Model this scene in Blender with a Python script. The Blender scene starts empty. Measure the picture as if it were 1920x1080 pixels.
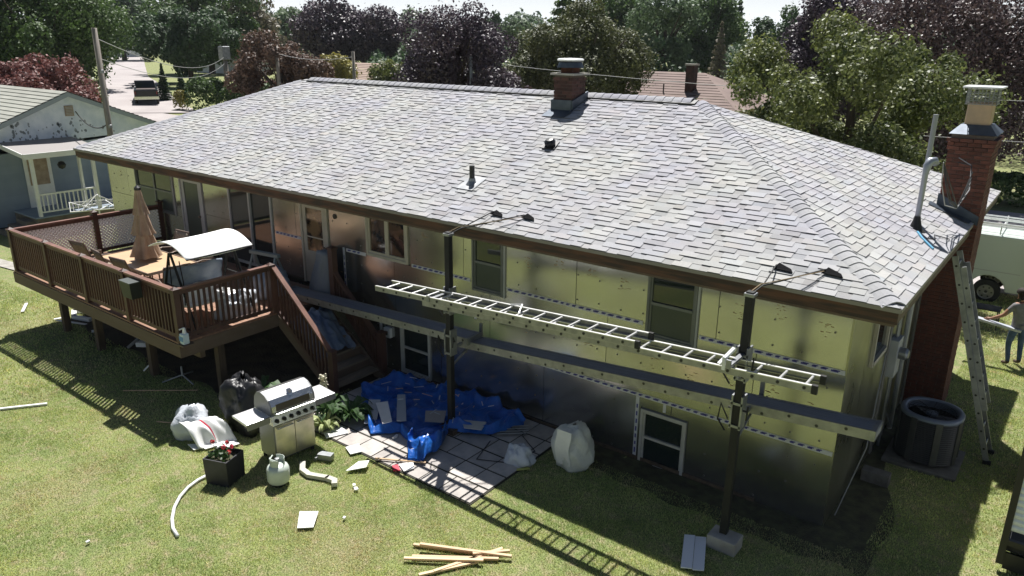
import bpy, math, random
import numpy as np
from mathutils import Vector, Matrix, noise

S = bpy.context.scene
COL = S.collection
rng = random.Random(7)
nr = np.random.RandomState(11)

# ------------------------------------------------------------------ camera, sky, sun, exposure
CAM = Vector((2.0448, -10.0254, 6.5453)); YAW, PITCH, ROLL, FPX = -0.6516, 0.316, 0.0093, 1420.1
cd = bpy.data.cameras.new('camera'); cam = bpy.data.objects.new('camera', cd); COL.objects.link(cam)
f = Vector((math.sin(YAW)*math.cos(PITCH), math.cos(YAW)*math.cos(PITCH), -math.sin(PITCH)))
r = Vector((math.cos(YAW), -math.sin(YAW), 0)); u = r.cross(f)
c, s = math.cos(ROLL), math.sin(ROLL)
r2, u2 = c*r+s*u, -s*r+c*u
cam.matrix_world = Matrix(((r2.x, u2.x, -f.x, CAM.x), (r2.y, u2.y, -f.y, CAM.y), (r2.z, u2.z, -f.z, CAM.z), (0, 0, 0, 1)))
cd.sensor_width = 36; cd.lens = FPX/1920*36; cd.clip_start = .1; cd.clip_end = 3000
S.camera = cam
SUNDIR = Vector((-0.31, 0.43, 1.0)).normalized()
W = bpy.data.worlds.new('World'); S.world = W; W.use_nodes = True
wt = W.node_tree; sky = wt.nodes.new('ShaderNodeTexSky'); sky.sky_type = 'NISHITA'; sky.sun_disc = False
sky.sun_elevation = math.asin(SUNDIR.z); sky.sun_rotation = math.atan2(SUNDIR.x, SUNDIR.y)
sky.air_density = 1.0; sky.dust_density = 1.0; sky.ozone_density = 1.0
# pale summer haze low over the horizon, all the way round
_tc = wt.nodes.new('ShaderNodeTexCoord'); _sp = wt.nodes.new('ShaderNodeSeparateXYZ'); wt.links.new(_tc.outputs['Generated'], _sp.inputs[0])
_mr = wt.nodes.new('ShaderNodeMapRange'); _mr.interpolation_type = 'SMOOTHSTEP'; _mr.inputs['From Min'].default_value = -.02; _mr.inputs['From Max'].default_value = .17
_mr.inputs['To Min'].default_value = 1; _mr.inputs['To Max'].default_value = 0; wt.links.new(_sp.outputs['Z'], _mr.inputs[0])
_mx = wt.nodes.new('ShaderNodeMix'); _mx.data_type = 'RGBA'; wt.links.new(_mr.outputs[0], _mx.inputs[0]); wt.links.new(sky.outputs[0], _mx.inputs[6]); _mx.inputs[7].default_value = (21, 22, 23, 1)
wt.links.new(_mx.outputs[2], wt.nodes['Background'].inputs[0]); wt.nodes['Background'].inputs[1].default_value = 0.034
sl = bpy.data.lights.new('sun', 'SUN'); sl.energy = 5.0; sl.angle = math.radians(.53); sl.color = (1, .975, .935)
so = bpy.data.objects.new('sun', sl); COL.objects.link(so)
so.rotation_euler = SUNDIR.to_track_quat('Z', 'Y').to_euler()
S.view_settings.view_transform = 'Standard'; S.view_settings.look = 'None'; S.view_settings.gamma = 1
S.view_settings.use_curve_mapping = False; S.view_settings.exposure = 0.68

# ------------------------------------------------------------------ materials
MATS = {}
def mat(name, col, rough=.6, metal=0., nscale=0., namt=0., col2=None, bump=0., bscale=0., rnd=0., detail=4, tone=False,
        streak=None, translucent=0., spec=None, trans=0., clamp=(.35, .65)):
    """Principled material: base colour, noise blend into a second colour, per-object variation, bump."""
    if name in MATS: return MATS[name]
    m = bpy.data.materials.new(name); m.use_nodes = True; t = m.node_tree; N = t.nodes; L = t.links
    b = N['Principled BSDF']; b.inputs['Roughness'].default_value = rough; b.inputs['Metallic'].default_value = metal
    if spec is not None: b.inputs['Specular IOR Level'].default_value = spec
    if trans: b.inputs['Transmission Weight'].default_value = trans
    col = tuple(col)+(1,); out = None
    tc = N.new('ShaderNodeTexCoord'); vec = tc.outputs['Object']
    if streak:
        mp = N.new('ShaderNodeMapping'); mp.inputs['Scale'].default_value = streak; L.new(vec, mp.inputs[0]); vec = mp.outputs[0]
    rgb = N.new('ShaderNodeRGB'); rgb.outputs[0].default_value = col; out = rgb.outputs[0]
    if nscale:
        nz = N.new('ShaderNodeTexNoise'); nz.inputs['Scale'].default_value = nscale; nz.inputs['Detail'].default_value = detail
        L.new(vec, nz.inputs['Vector'])
        mr = N.new('ShaderNodeMapRange'); mr.inputs['From Min'].default_value = clamp[0]; mr.inputs['From Max'].default_value = clamp[1]
        L.new(nz.outputs[0], mr.inputs[0])
        mx = N.new('ShaderNodeMix'); mx.data_type = 'RGBA'; L.new(mr.outputs[0], mx.inputs[0])
        c2 = tuple(col2)+(1,) if col2 else tuple(x*(1-namt) for x in col[:3])+(1,)
        L.new(out, mx.inputs[6]); mx.inputs[7].default_value = c2; out = mx.outputs[2]
    if rnd:
        oi = N.new('ShaderNodeObjectInfo'); mr = N.new('ShaderNodeMapRange')
        mr.inputs['To Min'].default_value = 1-rnd; mr.inputs['To Max'].default_value = 1+rnd; L.new(oi.outputs['Random'], mr.inputs[0])
        v = N.new('ShaderNodeVectorMath'); v.operation = 'SCALE'; L.new(out, v.inputs[0]); L.new(mr.outputs[0], v.inputs['Scale']); out = v.outputs[0]
    if tone:
        at = N.new('ShaderNodeAttribute'); at.attribute_name = 'tone'
        v = N.new('ShaderNodeVectorMath'); v.operation = 'MULTIPLY'; L.new(out, v.inputs[0]); L.new(at.outputs['Color'], v.inputs[1]); out = v.outputs[0]
    L.new(out, b.inputs['Base Color'])
    if bump:
        nb = N.new('ShaderNodeTexNoise'); nb.inputs['Scale'].default_value = bscale or 30; nb.inputs['Detail'].default_value = 6
        L.new(vec, nb.inputs['Vector']); bp = N.new('ShaderNodeBump'); bp.inputs['Strength'].default_value = bump; bp.inputs['Distance'].default_value = .02
        L.new(nb.outputs[0], bp.inputs['Height']); L.new(bp.outputs[0], b.inputs['Normal'])
    if translucent:
        tr = N.new('ShaderNodeBsdfTranslucent'); L.new(out, tr.inputs[0]); ms = N.new('ShaderNodeMixShader'); ms.inputs[0].default_value = translucent
        L.new(b.outputs[0], ms.inputs[1]); L.new(tr.outputs[0], ms.inputs[2]); L.new(ms.outputs[0], N['Material Output'].inputs[0])
    MATS[name] = m; return m

M = dict(
 soil=mat('soil', (.06, .045, .03), .95, nscale=3, col2=(.11, .085, .05), bump=.8, bscale=25),
 mulch=mat('mulch', (.05, .042, .026), .95, nscale=6, col2=(.09, .095, .045), bump=1, bscale=40, detail=8),
 asphalt=mat('asphalt', (.33, .295, .29), .9, nscale=.35, col2=(.40, .365, .355), bump=.2, bscale=60, detail=6),
 concrete=mat('concrete', (.42, .40, .36), .85, nscale=4, col2=(.30, .28, .25), bump=.3, bscale=40, rnd=.08),
 paver=mat('paver', (.50, .455, .415), .9, nscale=5, col2=(.38, .355, .33), bump=.3, bscale=30, rnd=.14, detail=6),
 joint=mat('joint', (.05, .045, .03), .95, nscale=20, col2=(.03, .03, .02)),
 foil=mat('foil', (.40, .40, .39), .24, .93, nscale=.8, col2=(.50, .50, .50), bump=.08, bscale=1.6, rnd=.05),
 print=mat('board_print', (.30, .17, .09), .6, .1, nscale=12, col2=(.36, .27, .15), rnd=.2),
 tape=mat('tape', (.58, .58, .62), .4, .1), tapeblue=mat('tape_ink', (.05, .045, .24), .5),
 sidefoil=mat('foil_side', (.28, .28, .21), .3, .9, nscale=1, col2=(.36, .36, .29), bump=.06, bscale=3),
 fascia=mat('raw_fascia', (.055, .038, .028), .85, nscale=3, col2=(.125, .062, .036), bump=.3, streak=(.6, 1, 6), clamp=(.4, .62)),
 soffit=mat('soffit', (.16, .12, .085), .9, nscale=5, namt=.3),
 underlay=mat('underlay', (.10, .10, .105), .9),
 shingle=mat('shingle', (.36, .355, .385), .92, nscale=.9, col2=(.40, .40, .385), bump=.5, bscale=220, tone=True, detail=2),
 black=mat('black', (.012, .012, .014), .45), blackmetal=mat('black_metal', (.006, .006, .007), .7, .0, nscale=6, col2=(.012, .012, .011)),
 rubber=mat('rubber', (.02, .02, .02), .8),
 brick=mat('brick', (.165, .06, .04), .9, nscale=8, col2=(.10, .04, .03), bump=.4, bscale=50, rnd=.3),
 brickold=mat('brick_old', (.10, .042, .034), .9, nscale=4, col2=(.035, .026, .024), bump=.4, bscale=50, rnd=.35),
 mortar=mat('mortar', (.16, .125, .105), .95, nscale=14, col2=(.12, .09, .075), bump=.3),
 flue=mat('flue_tile', (.58, .40, .25), .8, nscale=4, col2=(.45, .33, .22), bump=.1),
 galv=mat('galvanised', (.33, .34, .35), .45, .7, nscale=6, col2=(.22, .23, .245)),
 alum=mat('aluminium', (.80, .80, .79), .38, .6, nscale=8, col2=(.65, .65, .64)),
 alum_shaded=mat('aluminium_shaded', (.34, .34, .32), .5, .6, nscale=9, col2=(.25, .25, .24)), alumplank=mat('plank_top', (.36, .38, .44), .5, .35, nscale=7, col2=(.26, .28, .33), streak=(.3, 6, 1)),  # first is dimmer aluminium: shade of side and lower faces put into the colour
 lead=mat('flashing', (.06, .075, .10), .5, .5, nscale=5, col2=(.10, .12, .15)),
 white=mat('white_paint', (.78, .78, .76), .5, nscale=5, namt=.07), cream=mat('cream_trim', (.46, .42, .35), .55, nscale=4, namt=.15),
 greyvinyl=mat('window_vinyl', (.45, .46, .46), .5, nscale=4, namt=.15), whiteplastic=mat('white_plastic', (.74, .75, .75), .35),
 vinylscrap=mat('siding_scrap', (.82, .82, .80), .4, rnd=.08, nscale=6, namt=.06), greyscrap=mat('grey_siding', (.42, .46, .50), .45, rnd=.12),
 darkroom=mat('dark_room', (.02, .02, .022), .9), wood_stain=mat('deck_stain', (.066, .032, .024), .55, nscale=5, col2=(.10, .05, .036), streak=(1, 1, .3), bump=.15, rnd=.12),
 rail_sunlit=mat('deck_stain_sunlit', (.15, .075, .058), .45, nscale=5, col2=(.22, .11, .08), bump=.15, rnd=.1),  # deck stain lightened: sun on the top rails put into its colour
 deckboard=mat('deck_board', (.30, .165, .10), .6, nscale=4, col2=(.20, .105, .065), streak=(.25, 3, 1), bump=.2, rnd=.15),
 rim=mat('deck_rim', (.125, .09, .065), .75, nscale=3, col2=(.11, .075, .05), streak=(.4, 1, 3), bump=.2),
 postwood=mat('old_post', (.12, .085, .055), .85, nscale=5, col2=(.07, .05, .035), streak=(3, 3, .5), bump=.3),
 tread=mat('stair_tread', (.24, .19, .14), .8, nscale=4, col2=(.15, .12, .09), streak=(3, .3, 1), bump=.25, rnd=.12),
 lattice=mat('lattice', (.86, .87, .88), .5), umbrella=mat('umbrella_cloth', (.42, .30, .21), .9, nscale=6, col2=(.32, .22, .155), bump=.2, bscale=12),
 tabletop=mat('table_top', (.62, .43, .26), .35, nscale=3, col2=(.55, .38, .24)), sling=mat('chair_sling', (.40, .33, .25), .8, nscale=50, col2=(.2, .16, .12)),
 bronze=mat('chair_frame', (.20, .15, .12), .45, .3), canvas=mat('canopy_cloth', (.86, .86, .84), .8, bump=.1, bscale=6),
 bluecloth=mat('blue_grey_cover', (.20, .25, .33), .5, nscale=5, col2=(.30, .35, .42), bump=.4, bscale=7),
 greycover=mat('grey_cover', (.15, .175, .215), .55, nscale=4, col2=(.16, .18, .205), bump=.5, bscale=6),
 tarp=mat('blue_tarp', (.02, .14, .52), .3, nscale=5, col2=(.012, .08, .36), bump=.7, bscale=14),
 darktarp=mat('dark_blue_tarp', (.07, .11, .20), .35, nscale=4, col2=(.20, .24, .30), bump=.5, bscale=10),
 plastic=mat('plastic_film', (.55, .58, .62), .2, bump=.7, bscale=20), bagwhite=mat('woven_bag', (.70, .70, .66), .55, bump=.6, bscale=16, nscale=6, namt=.15),
 bagblack=mat('black_bag', (.016, .016, .018), .42, bump=.6, bscale=14), red=mat('red_strip', (.55, .03, .06), .5),
 steel=mat('stainless', (.66, .66, .66), .27, .92, nscale=4, col2=(.55, .56, .57), streak=(1, 8, 1)), steelw=mat('stainless_door', (.60, .55, .45), .33, .85, nscale=5, col2=(.45, .42, .36)),
 grillgrey=mat('grill_grey', (.17, .175, .18), .4, .6), glassdark=mat('grill_glass', (.12, .10, .08), .12, .2),
 tank=mat('tank_paint', (.56, .62, .56), .4, nscale=6, namt=.15), planter=mat('planter_box', (.028, .028, .033), .5, nscale=9, namt=.3),
 leafg=mat('plant_leaf', (.045, .10, .025), .55, rnd=.2, translucent=.2), leafv=mat('variegated_leaf', (.42, .47, .22), .5, translucent=.2), flowerw=mat('flower_cream', (.62, .58, .44), .7),
 flower=mat('flower_red', (.62, .02, .03), .6, rnd=.2), lumber=mat('fresh_lumber', (.68, .49, .30), .65, nscale=6, col2=(.56, .38, .22), streak=(.4, 4, 4), rnd=.15),
 ac=mat('ac_grey', (.075, .078, .08), .5, .3, nscale=8, namt=.2), acring=mat('ac_ring', (.15, .18, .23), .4, .3),
 nb_siding=mat('neighbour_siding', (.26, .31, .37), .75, nscale=1.5, col2=(.22, .27, .33), rnd=.05), nb_white=mat('peeling_paint', (.76, .80, .86), .8, nscale=3.2, col2=(.60, .66, .74), detail=8),
 nb_roof=mat('neighbour_roof', (.33, .33, .29), .9, nscale=1, col2=(.27, .275, .24), tone=True), curtain=mat('door_curtain', (.42, .33, .24), .8, nscale=6, col2=(.3, .22, .15)),
 brownroof=mat('brown_roof', (.235, .175, .155), .9, nscale=.8, col2=(.19, .14, .125), tone=True), tanwall=mat('tan_wall', (.5, .42, .33), .8),
 farwall=mat('far_wall', (.66, .68, .70), .8), farroof=mat('far_roof', (.36, .34, .33), .9),
 bark=mat('bark', (.085, .062, .045), .95, nscale=5, col2=(.05, .038, .03), bump=.6, bscale=8, streak=(4, 4, .6)), pole=mat('utility_pole_wood', (.29, .26, .23), .9, nscale=6, col2=(.2, .175, .15), streak=(5, 5, .4)),
 wire=mat('wire', (.03, .03, .03), .6), wirelight=mat('wire_light', (.30, .30, .30), .6), rope=mat('rope', (.36, .27, .17), .8), bluerope=mat('blue_rope', (.10, .33, .50), .7),
 van=mat('van_paint', (.60, .66, .62), .25, spec=.5), vanglass=mat('car_glass', (.012, .016, .018), .06), tyre=mat('tyre', (.018, .018, .018), .8), hub=mat('wheel_metal', (.28, .28, .27), .4, .6),
 truck=mat('truck_paint', (.018, .02, .026), .22), chrome=mat('chrome', (.7, .7, .72), .12, .95), taill=mat('tail_light', (.16, .008, .008), .3), bin=mat('green_bin', (.02, .14, .10), .5),
 skin=mat('skin', (.33, .17, .11), .6), shirt=mat('grey_shirt', (.20, .195, .20), .9, nscale=14, namt=.2, bump=.3, bscale=9), jeans=mat('jeans', (.035, .065, .14), .9, nscale=10, col2=(.07, .11, .2), bump=.3), boots=mat('boots', (.07, .045, .03), .8), hair=mat('dark_hair', (.02, .014, .01), .8),
 ribbed=mat('ribbed_metal', (.74, .78, .82), .4, .1), wicker=mat('wicker', (.10, .07, .05), .8), bed=mat('bed_floor', (.07, .05, .045), .8),
)
def rough_noise(m, sc, lo, hi):
    t = m.node_tree; n = t.nodes.new('ShaderNodeTexNoise'); n.inputs['Scale'].default_value = sc; n.inputs['Detail'].default_value = 3; tc = t.nodes.new('ShaderNodeTexCoord'); t.links.new(tc.outputs['Object'], n.inputs['Vector'])
    r_ = t.nodes.new('ShaderNodeMapRange'); r_.inputs['From Min'].default_value = .2; r_.inputs['From Max'].default_value = .8; r_.inputs['To Min'].default_value = lo; r_.inputs['To Max'].default_value = hi; t.links.new(n.outputs[0], r_.inputs[0]); t.links.new(r_.outputs[0], t.nodes['Principled BSDF'].inputs['Roughness'])
rough_noise(M['foil'], 1.1, .12, .28); rough_noise(M['sidefoil'], 1.1, .2, .45)
def glass(name, col, rough):
    m = mat(name, col, rough, spec=.8); return m
M['pane'] = glass('window_glass', (.018, .026, .026), .04)
M['screen'] = mat('insect_screen', (.035, .05, .047), .35, nscale=3, col2=(.045, .06, .055))
# grass
def grass_mats():
    m = bpy.data.materials.new('lawn'); m.use_nodes = True; N, L = m.node_tree.nodes, m.node_tree.links; b = N['Principled BSDF']; b.inputs['Roughness'].default_value = .95
    geo = N.new('ShaderNodeNewGeometry')
    def nz(sc, d, lo, hi):
        n = N.new('ShaderNodeTexNoise'); n.inputs['Scale'].default_value = sc; n.inputs['Detail'].default_value = d; L.new(geo.outputs['Position'], n.inputs['Vector'])
        r_ = N.new('ShaderNodeMapRange'); r_.inputs['From Min'].default_value = lo; r_.inputs['From Max'].default_value = hi; L.new(n.outputs[0], r_.inputs[0]); return r_.outputs[0]
    def mix(fac, a, b_):
        x = N.new('ShaderNodeMix'); x.data_type = 'RGBA'; L.new(fac, x.inputs[0])
        for i, v in ((6, a), (7, b_)):
            if isinstance(v, tuple): x.inputs[i].default_value = v+(1,)
            else: L.new(v, x.inputs[i])
        return x.outputs[2]
    c = mix(nz(1.1, 5, .38, .62), (.28, .31, .11), (.20, .25, .08))
    c = mix(nz(.55, 6, .56, .80), c, (.36, .31, .165))
    c = mix(nz(7, 6, .46, .70), c, (.36, .31, .18))
    c = mix(nz(45, 4, .42, .7), c, (.05, .07, .02))
    L.new(c, b.inputs['Base Color'])
    n = N.new('ShaderNodeTexNoise'); n.inputs['Scale'].default_value = 60; L.new(geo.outputs['Position'], n.inputs['Vector'])
    bp = N.new('ShaderNodeBump'); bp.inputs['Strength'].default_value = .6; bp.inputs['Distance'].default_value = .03; L.new(n.outputs[0], bp.inputs['Height']); L.new(bp.outputs[0], b.inputs['Normal'])
    g = bpy.data.materials.new('grass_blade'); g.use_nodes = True; N, L = g.node_tree.nodes, g.node_tree.links; b = N['Principled BSDF']; b.inputs['Roughness'].default_value = .6
    geo = N.new('ShaderNodeNewGeometry')
    at = N.new('ShaderNodeAttribute'); at.attribute_name = 'tone'
    c = mix(nz(1.1, 5, .38, .62), (.55, .61, .23), (.38, .47, .155))
    c = mix(nz(.55, 6, .50, .78), c, (.66, .60, .33)); c = mix(nz(3.5, 6, .54, .80), c, (.68, .58, .35))
    v = N.new('ShaderNodeVectorMath'); v.operation = 'MULTIPLY'; L.new(c, v.inputs[0]); L.new(at.outputs['Color'], v.inputs[1]); L.new(v.outputs[0], b.inputs['Base Color'])
    tr = N.new('ShaderNodeBsdfTranslucent'); L.new(v.outputs[0], tr.inputs[0]); ms = N.new('ShaderNodeMixShader'); ms.inputs[0].default_value = .3
    L.new(b.outputs[0], ms.inputs[1]); L.new(tr.outputs[0], ms.inputs[2]); L.new(ms.outputs[0], N['Material Output'].inputs[0])
    return m, g
M['lawn'], M['blade'] = grass_mats()
def foliage(name, c1, c2, tr=.25, rough=.5):
    m = bpy.data.materials.new(name); m.use_nodes = True; N, L = m.node_tree.nodes, m.node_tree.links; b = N['Principled BSDF']; b.inputs['Roughness'].default_value = rough
    at = N.new('ShaderNodeAttribute'); at.attribute_name = 'tone'; x = N.new('ShaderNodeMix'); x.data_type = 'RGBA'
    sp = N.new('ShaderNodeSeparateColor'); L.new(at.outputs['Color'], sp.inputs[0]); L.new(sp.outputs[0], x.inputs[0]); x.inputs[6].default_value = c1+(1,); x.inputs[7].default_value = c2+(1,)
    L.new(x.outputs[2], b.inputs['Base Color'])
    t = N.new('ShaderNodeBsdfTranslucent'); L.new(x.outputs[2], t.inputs[0]); ms = N.new('ShaderNodeMixShader'); ms.inputs[0].default_value = tr
    L.new(b.outputs[0], ms.inputs[1]); L.new(t.outputs[0], ms.inputs[2]); L.new(ms.outputs[0], N['Material Output'].inputs[0]); return m
FOL = dict(
 green=foliage('leaf_green', (.045, .085, .022), (.125, .20, .058), .3, .6), dark=foliage('leaf_dark_green', (.032, .066, .026), (.085, .145, .06), .3, .6),
 bright=foliage('leaf_bright', (.05, .075, .018), (.235, .26, .085), .32, .5), purple=foliage('leaf_purple', (.042, .028, .042), (.115, .082, .11), .15, .5),
 red=foliage('leaf_red', (.13, .048, .045), (.33, .15, .13), .25, .6), copper=foliage('leaf_copper', (.09, .052, .036), (.20, .125, .09), .25, .6),
 olive=foliage('leaf_olive', (.065, .075, .025), (.15, .165, .065), .25, .6), tan=foliage('leaf_tan', (.14, .125, .085), (.28, .25, .18)), yellow=foliage('leaf_yellow', (.20, .18, .04), (.38, .34, .10)),
 pale=foliage('leaf_pale_green', (.085, .135, .065), (.19, .26, .14), .3, .6), maroon=foliage('leaf_maroon', (.05, .03, .034), (.15, .10, .10), .15, .5))

# ------------------------------------------------------------------ mesh builder
WORLD = {}          # top-level empties whose children are modelled in world coordinates
def link(o, parent=None, loc=None):
    COL.objects.link(o)
    if parent is not None:
        o.parent = parent
        if loc is not None: o.location = loc
        elif parent.name in WORLD: o.location = -parent.location
    elif loc is not None: o.location = loc
    return o
def tag(o, label=None, cat=None, group=None, kind=None):
    if label: o['label'] = label
    if cat: o['category'] = cat
    if group: o['group'] = group
    if kind: o['kind'] = kind
    return o
def thing(name, loc, label, cat, group=None, world=True, rz=0):
    o = bpy.data.objects.new(name, None); COL.objects.link(o); o.location = loc; o.empty_display_size = .2; o.rotation_euler[2] = rz
    tag(o, label, cat, group)
    if world: WORLD[o.name] = 1
    return o
class MB:
    def __init__(s): s.v = []; s.f = []; s.m = []; s.t = []; s.tone = None
    def add(s, vs, fs, m=0):
        b = len(s.v); s.v += [tuple(v) for v in vs]
        for q in fs: s.f.append(tuple(b+i for i in q)); s.m.append(m); s.t.append(s.tone)
        return s
    def box(s, x0, x1, y0, y1, z0, z1, m=0):
        return s.add([(x0, y0, z0), (x1, y0, z0), (x1, y1, z0), (x0, y1, z0), (x0, y0, z1), (x1, y0, z1), (x1, y1, z1), (x0, y1, z1)],
                     [(0, 3, 2, 1), (4, 5, 6, 7), (0, 1, 5, 4), (1, 2, 6, 5), (2, 3, 7, 6), (3, 0, 4, 7)], m)
    def bar(s, p, q, w, h, m=0, up=(0, 0, 1)):
        p = Vector(p); q = Vector(q); d = (q-p).normalized(); up = Vector(up)
        if abs(d.dot(up)) > .98: up = Vector((0, 1, 0))
        a = d.cross(up).normalized()*w/2; b = a.cross(d).normalized()*h/2
        return s.add([p-a-b, p+a-b, p+a+b, p-a+b, q-a-b, q+a-b, q+a+b, q-a+b], [(0, 1, 2, 3), (7, 6, 5, 4), (0, 4, 5, 1), (1, 5, 6, 2), (2, 6, 7, 3), (3, 7, 4, 0)], m)
    def tube(s, pts, r, n=8, m=0, caps=True):
        pts = [Vector(p) for p in pts]; rs = r if isinstance(r, (list, tuple)) else [r]*len(pts); vs = []; fs = []; ref = None
        for i, p in enumerate(pts):
            d = (pts[min(i+1, len(pts)-1)]-pts[max(i-1, 0)]).normalized()
            if ref is None: ref = Vector((1, 0, 0)) if abs(d.x) < .8 else Vector((0, 1, 0))
            a = (ref-d*ref.dot(d)).normalized(); ref = a; b = d.cross(a)
            for k in range(n):
                t = 2*math.pi*k/n; vs.append(p+(a*math.cos(t)+b*math.sin(t))*rs[i])
        for i in range(len(pts)-1):
            for k in range(n): fs.append((i*n+k, i*n+(k+1) % n, (i+1)*n+(k+1) % n, (i+1)*n+k))
        if caps: fs.append(tuple(range(n))[::-1]); fs.append(tuple(range((len(pts)-1)*n, len(pts)*n)))
        return s.add(vs, fs, m)
    def lathe(s, prof, c=(0, 0, 0), n=24, m=0, rfn=None):
        vs = []; fs = []
        for (rr, z) in prof:
            for k in range(n):
                t = 2*math.pi*k/n; q = rr*(rfn(t, z) if rfn else 1); vs.append((c[0]+q*math.cos(t), c[1]+q*math.sin(t), c[2]+z))
        for i in range(len(prof)-1):
            for k in range(n): fs.append((i*n+k, i*n+(k+1) % n, (i+1)*n+(k+1) % n, (i+1)*n+k))
        return s.add(vs, fs, m)
    def prism(s, poly, vec, m=0):
        n = len(poly); poly = [Vector(p) for p in poly]; vec = Vector(vec)
        return s.add(poly+[p+vec for p in poly], [tuple(range(n))[::-1], tuple(range(n, 2*n))]+[(i, (i+1) % n, n+(i+1) % n, n+i) for i in range(n)], m)
    def grid(s, fn, nu, nv, m=0, wrap=False):
        vs = [fn(i/nu, j/nv) for j in range(nv+1) for i in range(nu+1)]
        return s.add(vs, [(j*(nu+1)+i, j*(nu+1)+i+1, (j+1)*(nu+1)+i+1, (j+1)*(nu+1)+i) for j in range(nv) for i in range(nu)], m)
    def quad(s, a, b, c, d, m=0): return s.add([a, b, c, d], [(0, 1, 2, 3)], m)
    def mesh(s, name, mats, smooth=False):
        me = bpy.data.meshes.new(name); me.from_pydata(s.v, [], s.f)
        for m in (mats if isinstance(mats, (list, tuple)) else [mats]): me.materials.append(m)
        me.polygons.foreach_set('material_index', s.m)
        if smooth: me.polygons.foreach_set('use_smooth', [True]*len(s.f))
        if any(t is not None for t in s.t):
            a = me.attributes.new('tone', 'FLOAT_COLOR', 'FACE'); arr = []
            for t in s.t:
                t = t if t is not None else (1, 1, 1); arr += [t[0], t[1], t[2], 1]
            a.data.foreach_set('color', arr)
        me.update(); return me
    def build(s, name, mats, parent=None, smooth=False, loc=None, solid=0, bevel=0):
        o = bpy.data.objects.new(name, s.mesh(name, mats, smooth)); link(o, parent, loc)
        if solid: md = o.modifiers.new('solid', 'SOLIDIFY'); md.thickness = solid
        if bevel: md = o.modifiers.new('bevel', 'BEVEL'); md.width = bevel; md.segments = 2; md.limit_method = 'ANGLE'
        return o
def box(name, x0, x1, y0, y1, z0, z1, m, parent=None, bevel=0): return MB().box(x0, x1, y0, y1, z0, z1).build(name, m, parent, bevel=bevel)
def inst(name, me, parent, loc, world=True, rot=None, scale=None):
    """another object on a shared mesh; loc in the parent's modelling coordinates"""
    o = bpy.data.objects.new(name, me); COL.objects.link(o); o.parent = parent; loc = Vector(loc)
    o.location = loc-parent.location if (parent is not None and parent.name in WORLD) else loc
    if rot: o.rotation_euler = rot
    if scale: o.scale = scale
    return o
def fbm(x, y, z=0., o=4):
    v = 0; a = 1
    for i in range(o): v += a*noise.noise(Vector((x, y, z))*(2**i)); a *= .5
    return v
def copytree(o, parent=None):
    c = o.copy(); COL.objects.link(c)
    if parent is not None: c.parent = parent
    for ch in [q for q in o.children]: copytree(ch, c)
    return c
def kids(o):
    yield o
    for ch in o.children: yield from kids(ch)

# ------------------------------------------------------------------ terrain
def sm(a, b, x):
    t = min(1, max(0, (x-a)/(b-a))); return t*t*(3-2*t)
def H(x, y):
    h = -.07*(min(max(y, 5), 17)-5)*sm(-30, -12, x)
    h += 1.6*sm(-45, -80, x) if False else 1.6*(1-sm(-85, -42, x))
    return h
def sheet(name, x0, x1, y0, y1, nx, ny, m, dz=0, kind='structure'):
    b = MB(); b.grid(lambda a, c: ((x0+(x1-x0)*a), (y0+(y1-y0)*c), H(x0+(x1-x0)*a, y0+(y1-y0)*c)+dz), nx, ny)
    return tag(b.build(name, m, smooth=True), kind=kind)
# one ground sheet, non-uniform grid out to the horizon
xs = sorted(set([-1500, -900, -500, -300, -200, -150, -120]+list(range(-100, 31, 2))+[40, 60, 100, 300, 900, 1500]))
ys = sorted(set([-1500, -500, -100, -40, -20]+list(range(-14, 41, 2))+[50, 65, 80, 100, 130, 160, 220, 300, 500, 900, 1800]))
g = MB(); g.v = [(x, y, H(x, y)) for y in ys for x in xs]; nx_ = len(xs)
g.f = [(j*nx_+i, j*nx_+i+1, (j+1)*nx_+i+1, (j+1)*nx_+i) for j in range(len(ys)-1) for i in range(nx_-1)]; g.m = [0]*len(g.f); g.t = [None]*len(g.f)
tag(g.build('ground', M['lawn'], smooth=True), kind='structure')
def strip(name, pts, w0, w1, m, dz, n=60):
    """a ribbon following the ground between left offset w0 and right offset w1"""
    pts = [Vector((*p, 0)) for p in pts]; P = []
    for i in range(len(pts)-1):
        k = max(1, int((pts[i+1]-pts[i]).length/2)); P += [pts[i].lerp(pts[i+1], j/k) for j in range(k)]
    P.append(pts[-1]); b = MB(); vs = []
    W_ = 6
    for i, p in enumerate(P):
        d = (P[min(i+1, len(P)-1)]-P[max(i-1, 0)]).normalized(); nn = Vector((-d.y, d.x, 0))
        for k in range(W_+1):
            q = p+nn*(w0+(w1-w0)*k/W_); vs.append((q.x, q.y, H(q.x, q.y)+dz))
    b.add(vs, [(i*(W_+1)+k, i*(W_+1)+k+1, (i+1)*(W_+1)+k+1, (i+1)*(W_+1)+k) for i in range(len(P)-1) for k in range(W_)])
    return tag(b.build(name, m, smooth=True), kind='structure')
strip('street', [(60, 29.5), (20, 28.8), (-10, 27), (-40, 22.5), (-58, 19.5), (-70, 17), (-110, 8)], -3.6, 3.6, M['asphalt'], .06)
def ribbon(name, Ls, Rs, m, dz):
    b = MB(); W_ = 5; P = []
    for i in range(len(Ls)-1):
        for j in range(8 if i < len(Ls)-2 else 9):
            t = j/8; P.append((Vector(Ls[i]).lerp(Vector(Ls[i+1]), t), Vector(Rs[i]).lerp(Vector(Rs[i+1]), t)))
    vs = []
    for l, r_ in P:
        for k in range(W_+1): q = l.lerp(r_, k/W_); vs.append((q.x, q.y, H(q.x, q.y)+dz))
    b.add(vs, [(i*(W_+1)+k, i*(W_+1)+k+1, (i+1)*(W_+1)+k+1, (i+1)*(W_+1)+k) for i in range(len(P)-1) for k in range(W_)])
    return tag(b.build(name, m, smooth=True), kind='structure')
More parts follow.
